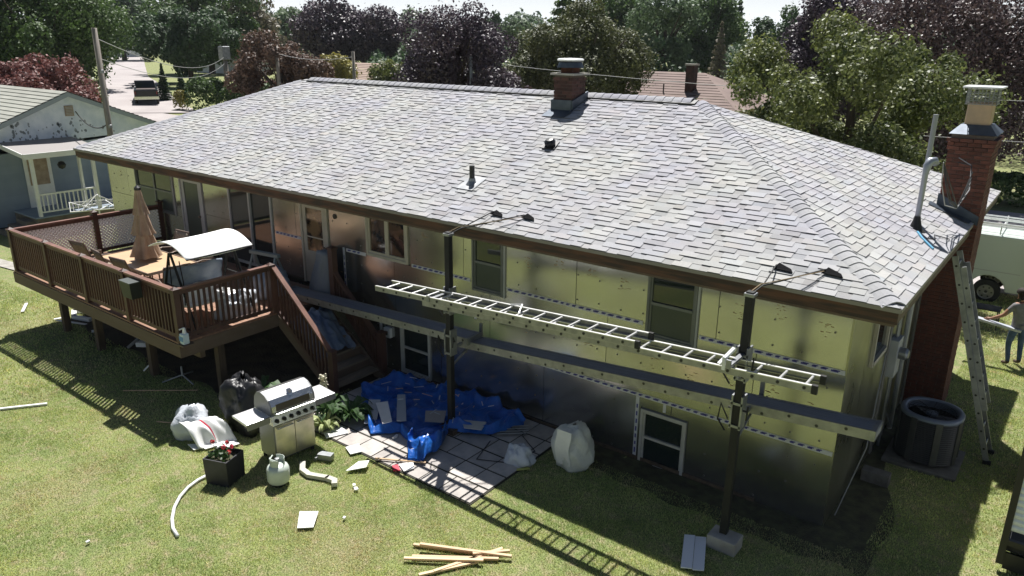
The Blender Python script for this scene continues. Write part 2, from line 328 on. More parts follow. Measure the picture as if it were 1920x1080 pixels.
ribbon('side_street', [(-62, 17.5), (-68.9, 22.3), (-94.1, 34.6), (-136.7, 55.6), (-207.4, 90.1)], [(-58, 25.5), (-66, 28.0), (-96.8, 41.8), (-133, 60.5), (-203.7, 97.2)], M['asphalt'], .09)
strip('driveway', [(1.5, 26.5), (1.4, 24), (1.2, 17.0)], -2.6, 2.6, M['asphalt'], .05)
strip('side_path', [(-40.5, -4.2), (-20.5, -1.55)], -.22, .22, M['concrete'], .03)

# ------------------------------------------------------------------ main house
HX0, HY1 = -19.96, 8.4
OH = .585; EX1, EX0, EY0, EY1 = .59, -20.56, -.58, 8.97
EZ, RISE = 3.58, .3885; HW = (EY1-EY0)/2; RZ = EZ+HW*RISE; YM = (EY0+EY1)/2; RX1 = EX1-HW; RX0 = EX0+4.30
house = thing('ranch_house', (-10, 4, 0), 'long raised ranch house with grey hip roof and bare foil insulation boards on its walls', 'house')
box('wall_core', HX0, 0-.03, .03, HY1, -1.6, 3.30, M['darkroom'], house)
# foil boards: real sheets side by side, joints left open, cut round the openings (x0,x1,z0,z1)
OPEN = [(-18.46, -16.58, 2.13, 3.4), (-16.26, -15.2, 1.38, 3.4), (-14.1, -12.42, 1.38, 3.4), (-11.42, -10.47, 1.38, 3.4), (-9.32, -8.1, 2.36, 3.4), (-6.52, -5.76, 2.2, 3.4), (-2.99, -2.14, 2.16, 3.4),
        (-8.44, -7.58, .03, 1.19), (-2.97, -2.14, -.06, .96)]
rows = [(-.3, 1.155), (1.161, 2.375), (2.381, 3.3)]
offs = [0, -1.22*1.0, -.6]
def cells(x0, x1, z0, z1):
    """subtract openings from a rectangle -> rectangles"""
    rects = [(x0, x1, z0, z1)]
    for (a, b, c_, d) in OPEN:
        nx = []
        for (p, q, s_, t) in rects:
            if b <= p or a >= q or d <= s_ or c_ >= t: nx.append((p, q, s_, t)); continue
            if a > p: nx.append((p, a, s_, t))
            if b < q: nx.append((b, q, s_, t))
            if c_ > s_: nx.append((max(p, a), min(q, b), s_, c_))
            if d < t: nx.append((max(p, a), min(q, b), d, t))
        rects = nx
    return rects
for ri, (z0, z1) in enumerate(rows):
    x = 0.0; first = True
    while x > HX0+.01:
        w = 2.44 if not first else 2.44+offs[ri]; first = False
        xa = max(HX0, x-w); b = MB(); dy = rng.uniform(-.003, .003)
        cl = cells(xa+.005, x-.005, z0, z1); grp = list(range(len(cl)))
        for i_ in range(len(cl)):
            for j_ in range(i_):
                A1, B1 = cl[i_], cl[j_]
                if min(A1[1], B1[1])-max(A1[0], B1[0]) > -1e-6 and min(A1[3], B1[3])-max(A1[2], B1[2]) > -1e-6:
                    g_, h_ = grp[i_], grp[j_]; grp = [g_ if k_ == h_ else k_ for k_ in grp]
        for g_ in sorted(set(grp)):
            b = MB()
            for k_, (p, q, s_, t) in enumerate(cl):
                if grp[k_] == g_: b.box(p, q, dy, .03, s_, t)
            b.build('foil_board', M['foil'], house)
        # printed marks along the board
        k = 0; pm = MB()
        px = x-.35
        while px > xa+.2 and ri > 0:
            pz = (z0+z1)/2+rng.uniform(-.03, .12)+(.1 if ri == 2 else 0)
            if not any(a-.25 < px < b_+.25 and c_-.2 < pz < d_+.2 for (a, b_, c_, d_) in OPEN) and rng.random() < .8:
                for j in range(9):
                    w2 = rng.uniform(.02, .07); ox = rng.uniform(-.10, .07); oz = rng.uniform(-.13, .11)
                    pm.box(px+ox, px+ox+w2, dy-.0015, dy, pz+oz, pz+oz+rng.uniform(.006, .013))
            px -= .61
        if pm.v: tag(pm.build('board_print', M['print'], house), kind='stuff')
        x = xa
fm = MB()
for ix_ in range(49):
    for iz_ in range(9):
        px, pz = -.2-ix_*.405+rng.uniform(-.03, .03), .12+iz_*.40+rng.uniform(-.02, .02)
        if not any(a-.03 < px < b_+.03 and c_-.03 < pz < d_+.03 for (a, b_, c_, d_) in OPEN) and rng.random() < .8: fm.lathe([(0, 0), (.016, 0), (.016, .003), (0, .004)], (px, 0, 0), 6); fm.v[-24:] = [(px+(v[0]-px), -.003-v[2], pz+v[1]) for v in fm.v[-24:]]
tag(fm.build('fastener_washers', mat('washer', (.20, .19, .17), .5, .5), house), kind='stuff')
# side wall x=0 and back/left walls
b = MB(); b.box(-.03, 0, .0, 1.05, -.3, 3.3); b.build('foil_board', M['sidefoil'], house)
b = MB(); b.box(-.03, 0, 1.056, 3.4, -.6, 2.0); b.box(-.03, 0, 1.056, 1.35, 2.0, 3.3); b.box(-.03, 0, 2.3, 3.4, 2.0, 3.3); b.build('foil_board', M['sidefoil'], house)
b = MB(); b.box(-.03, 0, 3.41, 5.09, -.8, 3.3); b.build('foil_board', M['sidefoil'], house)
b = MB(); b.box(-.03, 0, 6.01, HY1, -1.2, 3.3); b.build('side_siding', M['cream'], house)
box('left_board', HX0-.02, HX0, 0, HY1, -.2, 3.3, M['foil'], house); box('back_siding', HX0, 0, HY1, HY1+.03, -1.4, 3.3, M['cream'], house)
# tapes with printed lettering
def tape(x0, x1, z0, z1):
    b = MB(); b.box(x0, x1, -.0075, -.004, z0, z1, 0)
    horiz = (x1-x0) > (z1-z0); p = (x0 if horiz else z0)+.04; e = (x1 if horiz else z1)-.06
    while p < e:
        L_ = rng.uniform(.05, .10)
        if p+L_ > e: break
        if horiz:
            zc = (z0+z1)/2
            b.box(p, p+L_, -.0095, -.0075, zc-.013, zc+.013, 1); b.box(p+L_*.3, p+L_+.02, -.0095, -.0076, zc+.006, zc+.022, 1)
        else:
            xc = (x0+x1)/2; b.box(xc-.013, xc+.013, -.0095, -.0075, p, p+L_, 1)
        p += L_+rng.uniform(.05, .07)
    b.build('seam_tape', [M['tape'], M['tapeblue']], house)
for a in [(-9.95, -9.35, 2.33, 2.40), (-8.05, -6.56, 2.345, 2.41), (-5.72, -3.03, 2.345, 2.41), (-2.1, -.02, 2.345, 2.41), (-12.35, -11.45, 2.34, 2.40), (-6.9, -.02, 1.125, 1.19), (-10.06, -10.0, 1.2, 2.40),
          (-3.06, -3.0, -.05, 1.12), (-2.58, -2.53, .98, 1.12), (-6.47, -6.41, 1.65, 2.1)]: tape(*a)
# windows -------------------------------------------------------------
def sash_window(x0, x1, z0, z1, frame, cols=1, hung=True, screen=True, fw=.055, parent=house, y=0.):
    w = MB()
    w.box(x0, x0+fw, y-.035, y+.05, z0, z1); w.box(x1-fw, x1, y-.035, y+.05, z0, z1); w.box(x0+fw, x1-fw, y-.035, y+.05, z1-fw, z1); w.box(x0+fw, x1-fw, y-.045, y+.05, z0, z0+fw)
    o = w.build('window', frame, parent); n = (x1-x0-2*fw)/cols
    for i in range(cols):
        a = x0+fw+i*n; b_ = a+n; zm = (z0+z1)/2; s_ = MB(); t = .03
        if hung:
            s_.box(a, a+t, y-.012, y+.03, z0+fw, z1-fw); s_.box(b_-t, b_, y-.012, y+.03, z0+fw, z1-fw)
            s_.box(a+t, b_-t, y-.02, y+.03, zm-.022, zm+.022); s_.box(a+t, b_-t, y-.012, y+.03, z1-fw-t, z1-fw); s_.box(a+t, b_-t, y-.012, y+.03, z0+fw, z0+fw+t)
        else:
            t = .05; s_.box(a, a+t, y-.02, y+.03, z0+fw, z1-fw); s_.box(b_-t, b_, y-.02, y+.03, z0+fw, z1-fw); s_.box(a+t, b_-t, y-.02, y+.03, z1-fw-t, z1-fw); s_.box(a+t, b_-t, y-.02, y+.03, z0+fw, z0+fw+t)
        s_.build('sash', frame, o).location = (0, 0, 0)
        pm = M['screen'] if screen else M['pane']
        MB().box(a+t, b_-t, y+.008, y+.012, z0+fw+t, zm if hung else z1-fw-t).build('pane', pm, o)
        if hung: MB().box(a+t, b_-t, y+.012, y+.016, zm, z1-fw-t).build('pane', M['pane'], o)
    return o
for ch in (): pass
M['thinframe'] = mat('window_frame_grey', (.17, .18, .17), .5, nscale=4, namt=.2); M['basframe'] = mat('basement_frame', (.46, .45, .42), .55, nscale=5, namt=.2)
sash_window(-18.44, -16.6, 2.15, 3.3, M['thinframe'], 2, hung=True, fw=.04)
sash_window(-9.3, -8.12, 2.38, 3.3, M['cream'], 2, hung=False, screen=False)
sash_window(-6.5, -5.78, 2.22, 3.3, M['thinframe'], fw=.04); sash_window(-2.97, -2.16, 2.18, 3.3, M['thinframe'], fw=.04)
for x_, z0_ in ((-5.775, 2.2), (-2.155, 2.16), (-16.595, 2.13)): box('window_trim', x_, x_+.03, -.03, -.0005, z0_, 3.3, M['greyvinyl'], house)
sash_window(-8.42, -7.6, .05, 1.17, M['basframe'], fw=.045, screen=False); sash_window(-2.95, -2.16, -.04, .94, M['basframe'], fw=.045, screen=False)
# no furnishings behind the kitchen casement
for (a, b_, z0, z1, m) in []: pass
# doors
def door(x0, x1, m, glz, cols, knob_x, panem):
    d = MB(); z0, z1 = 1.4, 3.3
    d.box(x0, x0+.06, -.03, .05, z0, z1); d.box(x1-.06, x1, -.03, .05, z0, z1); d.box(x0+.06, x1-.06, -.03, .05, z1-.05, z1); fr = d.build('door', m, house)
    l = MB(); a, b_ = x0+.075, x1-.075; l.box(a, a+.11, -.015, .03, z0+.02, z1-.07); l.box(b_-.11, b_, -.015, .03, z0+.02, z1-.07); l.box(a+.11, b_-.11, -.015, .03, z1-.2, z1-.07); l.box(a+.11, b_-.11, -.015, .03, z0+.02, glz)
    l.build('door_leaf', m, fr); MB().box(a+.11, b_-.11, .0, .006, glz, z1-.2).build('pane', panem, fr)
    if cols:
        g_ = MB(); g_.box(a+.11, b_-.11, -.008, 0, 2.45, 2.475); g_.build('muntin', m, fr)
    MB().tube([(knob_x, -.06, 2.28), (knob_x, 0, 2.28)], .03, 10).build('door_handle', M['bronze'], fr)
door(-16.24, -15.22, M['greyvinyl'], 1.55, 0, -15.42, M['screen'])
M['reflectpane'] = mat('painted_reflection_glass', (.20, .13, .07), .08, nscale=2.6, col2=(.012, .012, .012), spec=.8, clamp=(.44, .56))  # brown reflection in the door glass painted as colour patches
door(-11.4, -10.49, M['cream'], 2.15, 1, -10.64, M['reflectpane'])
d = MB()
for xx in (-14.1, -13.3, -12.48): d.box(xx, xx+.055, -.03, .05, 1.4, 3.3)
d.box(-14.045, -13.3, -.03, .05, 3.25, 3.3); d.box(-13.245, -12.48, -.03, .05, 3.25, 3.3); d.box(-14.045, -13.3, -.03, .05, 1.4, 1.46); d.box(-13.245, -12.48, -.03, .05, 1.4, 1.46)
sd = d.build('sliding_door', M['greyvinyl'], house)
MB().box(-14.045, -13.3, 0, .006, 1.46, 3.25).build('pane', mat('sliding_glass', (.09, .10, .10), .05, .5), sd); MB().box(-13.245, -12.48, .02, .026, 1.46, 3.25).build('pane', M['pane'], sd)
# casement panes: warm and near-black patches mixed by noise into the glass colour
for o in house.children:
    if o.name.startswith('window') and abs(o.data.vertices[0].co.x+9.3) < .05:
        for k in o.children:
            if k.name.startswith('pane'): k.data.materials.clear(); k.data.materials.append(mat('kitchen_glass', (.10, .06, .045), .06, nscale=3.1, col2=(.012, .012, .014), spec=.8, clamp=(.46, .56)))
# side window + trims at x=0
sw = MB(); sw.box(0.0, .05, 1.35, 1.42, 2.0, 3.3); sw.box(0, .05, 2.23, 2.3, 2.0, 3.3); sw.box(0, .06, 1.42, 2.23, 2.0, 2.07)
w_ = sw.build('window', M['cream'], house); MB().box(.0, .012, 1.42, 2.23, 2.07, 3.3).build('pane', M['pane'], w_)
for (ya, yb, zz) in ((2.55, 2.67, -.3), (3.3, 3.42, -.4), (4.1, 4.2, -.4), (4.9, 5.0, -.4)):
    box('trim_board', .002, .03, ya, yb, zz, 3.3, mat('side_trim', (.24, .23, .21), .7, nscale=4, namt=.3), house)
ds = MB(); ds.tube([(.10, 3.75, 3.35), (.07, 3.75, 3.0), (.07, 3.75, -.1)], .045, 8); ds.build('downspout', M['greyvinyl'], house, smooth=True)
cb = MB(); cb.tube([(.06, 2.95, 3.3), (.06, 2.95, 2.0)], .03, 8); cb.tube([(.06, 2.95, 1.35), (.06, 2.95, .0)], .025, 8); cb.tube([(.06, 3.1, 1.4), (.06, 3.1, .6), (.2, 3.1, .35)], .015, 6); cb.build('conduit', M['galv'], house)
em = MB(); em.box(0, .14, 2.75, 3.1, 1.35, 2.0); e_ = em.build('electric_meter', M['greyvinyl'], house, bevel=.01)
MB().lathe([(0, 0), (.10, 0), (.10, .1), (.07, .14), (0, .15)], n=16).build('meter_dial', M['galv'], e_)
md = e_.children[0]; md.rotation_euler = (0, math.pi/2, 0); md.location = (.14, 2.92, 1.75)
MB().tube([(.04, 2.35, 1.9), (.22, 1.0, .9), (.05, .35, -.05)], .008, 5).build('cable', M['wirelight'], house)
# conduit + faucet box by the stairs, round hole, exterior pipe
MB().tube([(-8.95, -.05, 1.15), (-8.95, -.05, .0)], .03, 8).build('drain_pipe', M['greyvinyl'], house)
f_ = MB(); f_.box(-8.86, -8.68, -.07, -.001, .72, .92); f_.box(-8.80, -8.74, -.10, -.07, .78, .86, 1); f_.build('outlet_box', [M['whiteplastic'], M['black']], house)
MB().lathe([(0, 0), (.055, 0), (.055, .01), (0, .012)], n=14).build('vent_hole', M['black'], house)
vh = house.children[-1] if house.children[-1].name.startswith('vent_hole') else [o for o in house.children if o.name.startswith('vent_hole')][0]
vh.rotation_euler = (math.pi/2, 0, 0); vh.location = Vector((-10.26, -.003, 3.03))-house.location
# roof -------------------------------------------------------------------
A = Vector((EX0, EY0, EZ)); B = Vector((EX1, EY0, EZ)); C_ = Vector((EX1, EY1, EZ)); D = Vector((EX0, EY1, EZ)); R0 = Vector((RX0, YM, RZ)); R1 = Vector((RX1, YM, RZ))
rb = MB(); dn = Vector((0, 0, -.05))
rb.add([A, B, C_, D, R0, R1, A+dn, B+dn, C_+dn, D+dn], [(0, 1, 5, 4), (1, 2, 5), (2, 3, 4, 5), (3, 0, 4), (0, 6, 7, 1), (1, 7, 8, 2), (2, 8, 9, 3), (3, 9, 6, 0), (9, 8, 7, 6)])
roof = rb.build('roof', M['underlay'], house)
def slope(e0, e1, t1, t0, keep=True):
    """shingle tabs on the trapezoid eave e0->e1, ridge t0->t1; returns list of meshbuilders (centre, MB)"""
    ed = (e1-e0); L_ = ed.length; ex = ed.normalized(); n = ex.cross(((t0+t1)/2-e0)).normalized()
    if n.z < 0: n = -n
    up = n.cross(ex); Sx = (t0-e0).dot(up)
    if Sx < 0: up = -up; Sx = -Sx
    a0 = (t0-e0).dot(ex); a1 = (t1-e0).dot(ex); out = []
    ex_ = .126; nrow = int(Sx/ex_)+1
    for i in range(nrow):
        s0 = i*ex_-.012; s1 = min(s0+ex_+.006, Sx)
        lo = lambda q: a0*max(q, 0)/Sx; hi = lambda q: L_+(a1-L_)*max(q, 0)/Sx
        x = lo(s0)-rng.uniform(0, .25) ; raised = rng.random() < .5
        while x < hi(s0):
            w = rng.uniform(.12, .20) if not raised else rng.uniform(.17, .33)
            xa, xb = max(x, lo(s0)), min(x+w, hi(s0)); ya, yb = min(max(xa, lo(s1)), hi(s1)), max(min(xb, hi(s1)), lo(s1))
            if xb-xa > .01:
                th = .019+rng.uniform(-.003, .003) if raised else .008; ti = .008 if raised else .003
                base = 1.04 if raised else .98
                k = base*rng.gauss(1, .05); wr = rng.gauss(0, .013); b = MB()
                if rng.random() < .12: k *= .86
                b.tone = (k*(1+wr), k, k*(1-wr))
                P = lambda xx, ss, h: e0+ex*xx+up*ss+n*h
                vs = [P(xa, s0, -.002), P(xb, s0, -.002), P(yb, s1, -.002), P(ya, s1, -.002), P(xa, s0, th), P(xb, s0, th), P(yb, s1, ti), P(ya, s1, ti)]
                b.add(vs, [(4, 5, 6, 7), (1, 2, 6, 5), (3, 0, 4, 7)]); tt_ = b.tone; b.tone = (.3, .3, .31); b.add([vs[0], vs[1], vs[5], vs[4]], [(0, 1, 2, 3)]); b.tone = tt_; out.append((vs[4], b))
            x += w; raised = not raised if rng.random() < .85 else raised
    return out
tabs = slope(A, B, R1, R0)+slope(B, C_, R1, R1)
tabs.sort(key=lambda t: (t[0]-CAM).length)
def merge(lst):
    o = MB()
    for (_, b) in lst:
        k = len(o.v); o.v += b.v; o.f += [tuple(k+i for i in q) for q in b.f]; o.m += b.m; o.t += b.t
    return o
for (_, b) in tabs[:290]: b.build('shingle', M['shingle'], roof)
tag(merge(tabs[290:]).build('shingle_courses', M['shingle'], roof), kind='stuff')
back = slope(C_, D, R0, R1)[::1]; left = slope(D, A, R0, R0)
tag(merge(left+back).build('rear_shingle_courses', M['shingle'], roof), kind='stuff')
def caps(p, q, w, name, lift=.006, step=.15):
    d = (q-p); L_ = d.length; d.normalize(); side = d.cross(Vector((0, 0, 1))).normalized(); nn = side.cross(d).normalized(); n = int((L_-.1)/step)
    drop = .082
    for i in range(n):
        b = MB(); k = rng.gauss(1.0, .05); b.tone = (k*.98, k*.985, k*1.02); a = p+d*(i*step+.10); e = p+d*((i+1)*step+.14); vs = []
        for (pt, h) in ((a, lift+.022), (e, lift+.006)):
            for j in range(7):
                t = (j-3)/3; vs.append(pt+side*t*w/2+nn*(h-drop*abs(t)**1.6*(1 if w < .4 else 1.3)))
        low = [v-nn*.016 for v in vs[:7]]
        b.add(vs+low, [(j, j+1, 8+j, 7+j) for j in range(6)]+[(14+j, 15+j, j+1, j) for j in range(6)]); b.build(name, M['shingle'], roof)
caps(B+Vector((0, 0, .015)), R1+Vector((0, 0, .02)), .34, 'hip_cap'); caps(A+Vector((0, 0, .015)), R0+Vector((0, 0, .02)), .30, 'hip_cap', step=.2)
rv = MB(); rv.prism([(RX0+.2, YM-.17, RZ-.055), (RX0+.2, YM, RZ+.005), (RX0+.2, YM+.17, RZ-.055), (RX0+.2, YM+.17, RZ-.02), (RX0+.2, YM, RZ+.04), (RX0+.2, YM-.17, RZ-.02)], (RX1-RX0-.3, 0, 0)); rv.build('ridge_vent', M['black'], roof)
caps(R1+Vector((-.1, 0, .05)), R0+Vector((.15, 0, .05)), .30, 'ridge_cap', step=.2)
# eave edge
fs = MB(); fs.box(EX0+.02, EX1-.02, EY0+.02, EY0+.045, EZ-.21, EZ-.052); fs.box(EX1-.045, EX1-.02, EY0+.045, EY1-.02, EZ-.21, EZ-.052, 1); fs.box(EX0+.02, EX0+.045, EY0+.045, EY1-.02, EZ-.21, EZ-.052)
fs.build('fascia', [M['fascia'], M['soffit']], house)
de = MB(); de.box(EX0-.004, EX1+.004, EY0-.012, EY0+.016, EZ-.055, EZ-.006); de.box(EX1-.01, EX1+.012, EY0+.016, EY1+.004, EZ-.055, EZ-.006); de.build('drip_edge', mat('drip_edge', (.24, .22, .19), .6), house)
sf = MB(); sf.box(EX0+.045, EX1-.045, EY0+.045, 0, 3.33, 3.36); sf.box(0.0, EX1-.045, 0, EY1-.05, 3.33, 3.36); sf.box(EX0+.045, HX0, 0, EY1-.05, 3.33, 3.36); sf.build('soffit', M['soffit'], house)
# chimneys: bricks one by one on the faces in view
def chimney(x0, x1, y0, y1, z0, z1, bm, faces, corbel, nmax, ztop_first=True):
    ch = MB().box(x0+.012, x1-.012, y0+.012, y1-.012, z0, z1).build('chimney', M['mortar'], house)
    bh, bl, jt = .058, .195, .011; course = bh+jt; n = int((z1-z0)/course); cache = {}; cnt = 0; rest = MB()
    for i in range(n-1, -1, -1):
        z = z1-(i+1)*course if False else z0+i*course
        ext = corbel[0] if z > z1-corbel[1] else 0; ext = ext*.5 if ext and z < z1-corbel[1]*.6 else ext
        for fc in faces:
            a, b_ = (x0, x1) if fc == 'y' else (y0, y1)
            a -= ext; b_ += ext; p = a-(bl/2 if i % 2 else 0)
            while p < b_-.02:
                q = min(p+bl, b_); pa = max(p, a)
                if q-pa > .03:
                    key = (fc, round(q-pa, 2)); pr = rng.uniform(-.002, .004)
                    if key not in cache:
                        L_ = q-pa; cache[key] = (MB().box(0, L_, 0, .06, 0, bh) if fc == 'y' else MB().box(-.06, 0, 0, L_, 0, bh)).mesh('brick', bm)
                    pos = (pa, y0-ext-pr, z) if fc == 'y' else (x1+ext+pr, pa, z)
                    if cnt < nmax:
                        o = bpy.data.objects.new('brick', cache[key]); COL.objects.link(o); o.parent = ch; o.location = pos; cnt += 1
                    else:
                        L_ = q-pa
                        if fc == 'y': rest.box(pos[0], pos[0]+L_, pos[1], pos[1]+.06, z, z+bh)
                        else: rest.box(pos[0]-.06, pos[0], pos[1], pos[1]+L_, z, z+bh)
                p = q+jt
    if rest.v: tag(rest.build('brick_courses', bm, ch), kind='stuff')
    return ch
c1 = chimney(-7.22, -6.76, 3.5, 4.0, 4.8, 5.86, M['brickold'], ('y', 'x'), (.03, .14), 150)
MB().prism([(-7.28, 3.44, 5.87), (-6.70, 3.44, 5.87), (-6.70, 4.06, 5.87), (-7.28, 4.06, 5.87)], (0, 0, .04)).build('chimney_crown', M['concrete'], c1)
MB().box(-7.13, -6.85, 3.62, 3.9, 5.91, 6.02).build('flue', M['brick'], c1); MB().lathe([(0, .0), (.28, 0), (.24, .10), (.20, .12), (0, .12)], (-6.99, 3.76, 6.02), 20).build('flue_collar', M['lead'], c1)
MB().lathe([(0, 0), (.27, 0), (.28, .03), (.25, .05), (0, .06)], (-6.99, 3.76, 6.15), 24).build('chimney_cap', M['whiteplastic'], c1)
fl = MB(); zf = lambda y: EZ+(y-EY0)*RISE
fl.prism([(-7.26, 3.35, zf(3.35)+.02), (-7.26, 4.05, zf(4.05)+.02), (-7.26, 4.05, zf(4.05)+.16), (-7.26, 3.46, zf(3.46)+.22), (-7.26, 3.46, zf(3.46)+.05)], (.03, 0, 0)); fl.prism([(-6.745, 3.35, zf(3.35)+.02), (-6.745, 4.05, zf(4.05)+.02), (-6.745, 4.05, zf(4.05)+.16), (-6.745, 3.46, zf(3.46)+.22), (-6.745, 3.46, zf(3.46)+.05)], (.03, 0, 0))
fl.box(-7.23, -6.745, 3.445, 3.465, zf(3.45)-.02, zf(3.45)+.23); fl.add([(-7.28, 3.15, zf(3.15)+.03), (-6.70, 3.15, zf(3.15)+.03), (-6.70, 3.45, zf(3.45)+.03), (-7.28, 3.45, zf(3.45)+.03)], [(0, 1, 2, 3)]); fl.build('flashing', M['lead'], c1)
c2 = chimney(0.0, .66, 5.1, 6.0, -.7, 5.08, M['brick'], ('y', 'x'), (.045, .30), 295)
# rebuild: nearest bricks as parts (upper chimney), lower ones joined
MB().add([(-.03, 5.07, 5.09), (.69, 5.07, 5.09), (.69, 6.03, 5.09), (-.03, 6.03, 5.09), (.10, 5.28, 5.24), (.55, 5.28, 5.24), (.55, 5.8, 5.24), (.10, 5.8, 5.24)], [(0, 1, 5, 4), (1, 2, 6, 5), (2, 3, 7, 6), (3, 0, 4, 7), (4, 5, 6, 7)]).build('chimney_crown', M['lead'], c2)
MB().box(.14, .52, 5.32, 5.72, 5.2, 5.60).build('flue', M['flue'], c2, bevel=.02)
cg = MB()
for i in range(9):
    t = i/8
    for (p, q) in (((.10, 5.28), (.56, 5.28)), ((.56, 5.28), (.56, 5.76)), ((.10, 5.28), (.10, 5.76)), ((.10, 5.76), (.56, 5.76))):
        x_, y_ = p[0]+(q[0]-p[0])*t, p[1]+(q[1]-p[1])*t; cg.bar((x_, y_, 5.58), (x_, y_, 5.84), .008, .008)
for z in (5.58, 5.64, 5.70, 5.76, 5.83):
    for (p, q) in (((.10, 5.28), (.56, 5.28)), ((.56, 5.28), (.56, 5.76)), ((.10, 5.28), (.10, 5.76)), ((.10, 5.76), (.56, 5.76))): cg.bar((*p, z), (*q, z), .008, .012)
cg.build('cap_mesh', M['galv'], c2)
MB().box(.03, .63, 5.21, 5.83, 5.845, 5.875).build('cap_lid', mat('cap_lid', (.62, .63, .64), .4, .3), c2, bevel=.01)
zs_ = lambda x: EZ+(EX1-x)*RISE
cf = MB(); cf.add([(-.12, 4.85, zs_(-.12)+.03), (.56, 4.85, zs_(.56)+.03), (.56, 5.08, zs_(.56)+.04), (-.12, 5.08, zs_(-.12)+.04)], [(0, 1, 2, 3)]); cf.add([(-.02, 5.075, zs_(-.02)), (.66, 5.075, zs_(.66)), (.66, 5.075, zs_(.66)+.16), (-.02, 5.075, zs_(-.02)+.24)], [(0, 1, 2, 3)]); cf.build('flashing', M['lead'], c2)
# roof fittings
vp = MB(); vp.tube([(-6.97, .55, 4.0), (-6.97, .55, 4.36)], .05, 12); vpo = vp.build('vent_pipe', M['black'], roof, smooth=False)
vb = MB(); vb.lathe([(.12, -.02), (.07, .05), (.06, .10)], (-6.97, .55, 4.03), 14); vb.add([(-7.16, .32, zf(.32)+.03), (-6.78, .32, zf(.32)+.03), (-6.78, .75, zf(.75)+.03), (-7.16, .75, zf(.75)+.03)], [(0, 1, 2, 3)]); vb.build('pipe_boot', M['galv'], roof)
tv = MB(); tv.box(-.13, .13, -.13, .16, 0, .03); tv.lathe([(.0, .03), (.10, .03), (.11, .10), (.07, .15), (0, .16)], n=14); t_ = tv.build('exhaust_vent', M['black'], roof); t_.location = (-6.27, 2.05, zf(2.05)+.02); t_.rotation_euler = (math.atan(RISE), 0, .2)
sm_ = MB(); sm_.tube([(.04, 3.0, 3.75), (.04, 3.01, 4.66), (.045, 3.03, 4.78), (.07, 3.06, 4.85), (.12, 3.10, 4.86), (.15, 3.12, 4.80)], [.040, .042, .062, .068, .06, .05], 12); sm_.build('service_mast', mat('mast_grey', (.30, .32, .36), .4, .5), house, smooth=True)
bt = MB(); bt.lathe([(.18, -.08), (.10, .0), (.06, .12), (.045, .2)], (.04, 3.0, 3.80), 14); bt.build('mast_boot', M['rubber'], house)
pw = MB(); pw.tube([(-.015, 3.38, 3.75), (-.015, 3.38, 5.52)], .038, 10); pw.build('antenna_pole', mat('pipe_grey', (.28, .29, .31), .5, .4), house)
for k in range(4):
    a = rng.uniform(-.1, .1)
    MB().tube([(.25, 3.06, 4.85), (.30+a, 3.3, 4.5), (.35+a, 3.7, 4.15+a), (.42, 4.1+a, 4.0), (.5, 4.5, 4.25+k*.1), (.42, 4.9, 4.6), (.2, 5.0, 4.7-k*.08)][:7 if k < 2 else 5], .009, 5).build('service_wire', M['wirelight' if k == 0 else 'wire'], house)
MB().tube([(.10, 2.85, zs_(.1)+.02), (.22, 2.6, zs_(.22)+.03), (.3, 2.5, zs_(.3)+.03), (.42, 2.35, zs_(.42)+.03)], .016, 6).build('blue_rope', M['bluerope'], house)
MB().tube([(.25, 2.75, zs_(.25)+.02), (.35, 2.9, zs_(.35)+.03), (.3, 3.1, zs_(.3)+.03), (.5, 3.3, zs_(.5)+.03)], .008, 5).build('loose_cord', M['wire'], house)

# ------------------------------------------------------------------ patio, soil
pt = MB(); pt.box(-8.6, -4.27, -2.72, -.02, -.15, .012); patio = tag(pt.build('patio', M['joint']), kind='structure')
y = -2.7; cache = {}
while y < -.1:
    x = -8.58; 
    while x < -4.35:
        w = rng.choice((.43, .43, .43, .65)); w = min(w, -4.29-x); d_ = .43
        if w > .12 and not (x < -7.6 and y < -2.4 and False):
            key = round(w, 2)
            if key not in cache: cache[key] = MB().box(.012, w-.012, .012, d_-.012, -.03, .024).mesh('paver', M['paver'])
            o = bpy.data.objects.new('paver', cache[key]); COL.objects.link(o); o.parent = patio; o.location = (x, y, rng.uniform(-.004, .005)); o.rotation_euler = (rng.uniform(-.008, .008), rng.uniform(-.008, .008), rng.uniform(-.006, .006))
        x += w
    y += .445
sb = MB()
def soilf(a, c_):
    x = -4.25+5.0*a; yb = -.75+.35*noise.noise(Vector((x*1.3, 0, 3)))-.1*sm(-2, 0, x); y = yb+(.0-yb)*c_; return (x, y, .008+.012*noise.noise(Vector((x*4, y*4, 0))) if 0 < c_ < 1 else .004)
sb.grid(soilf, 50, 14); tag(sb.build('soil_bed', M['mulch'], smooth=True), kind='structure')
sb = MB(); sb.grid(lambda a, c_: (.0+(.55+.25*math.sin(c_*9))*a, -.5+5.8*c_, .006+H(0, -.6+6*c_)), 8, 30); tag(sb.build('side_soil', M['mulch'], smooth=True), kind='structure')
sb = MB(); sb.grid(lambda a, c_: (-17.0+8.4*a, -3.0+3.0*c_+.2*math.sin(a*20)*(1-c_), .006), 30, 8); tag(sb.build('under_deck_soil', M['soil'], smooth=True), kind='structure')
box('edging_board', -8.5, -1.0, -.03, -.005, -.02, .06, M['postwood'], house)

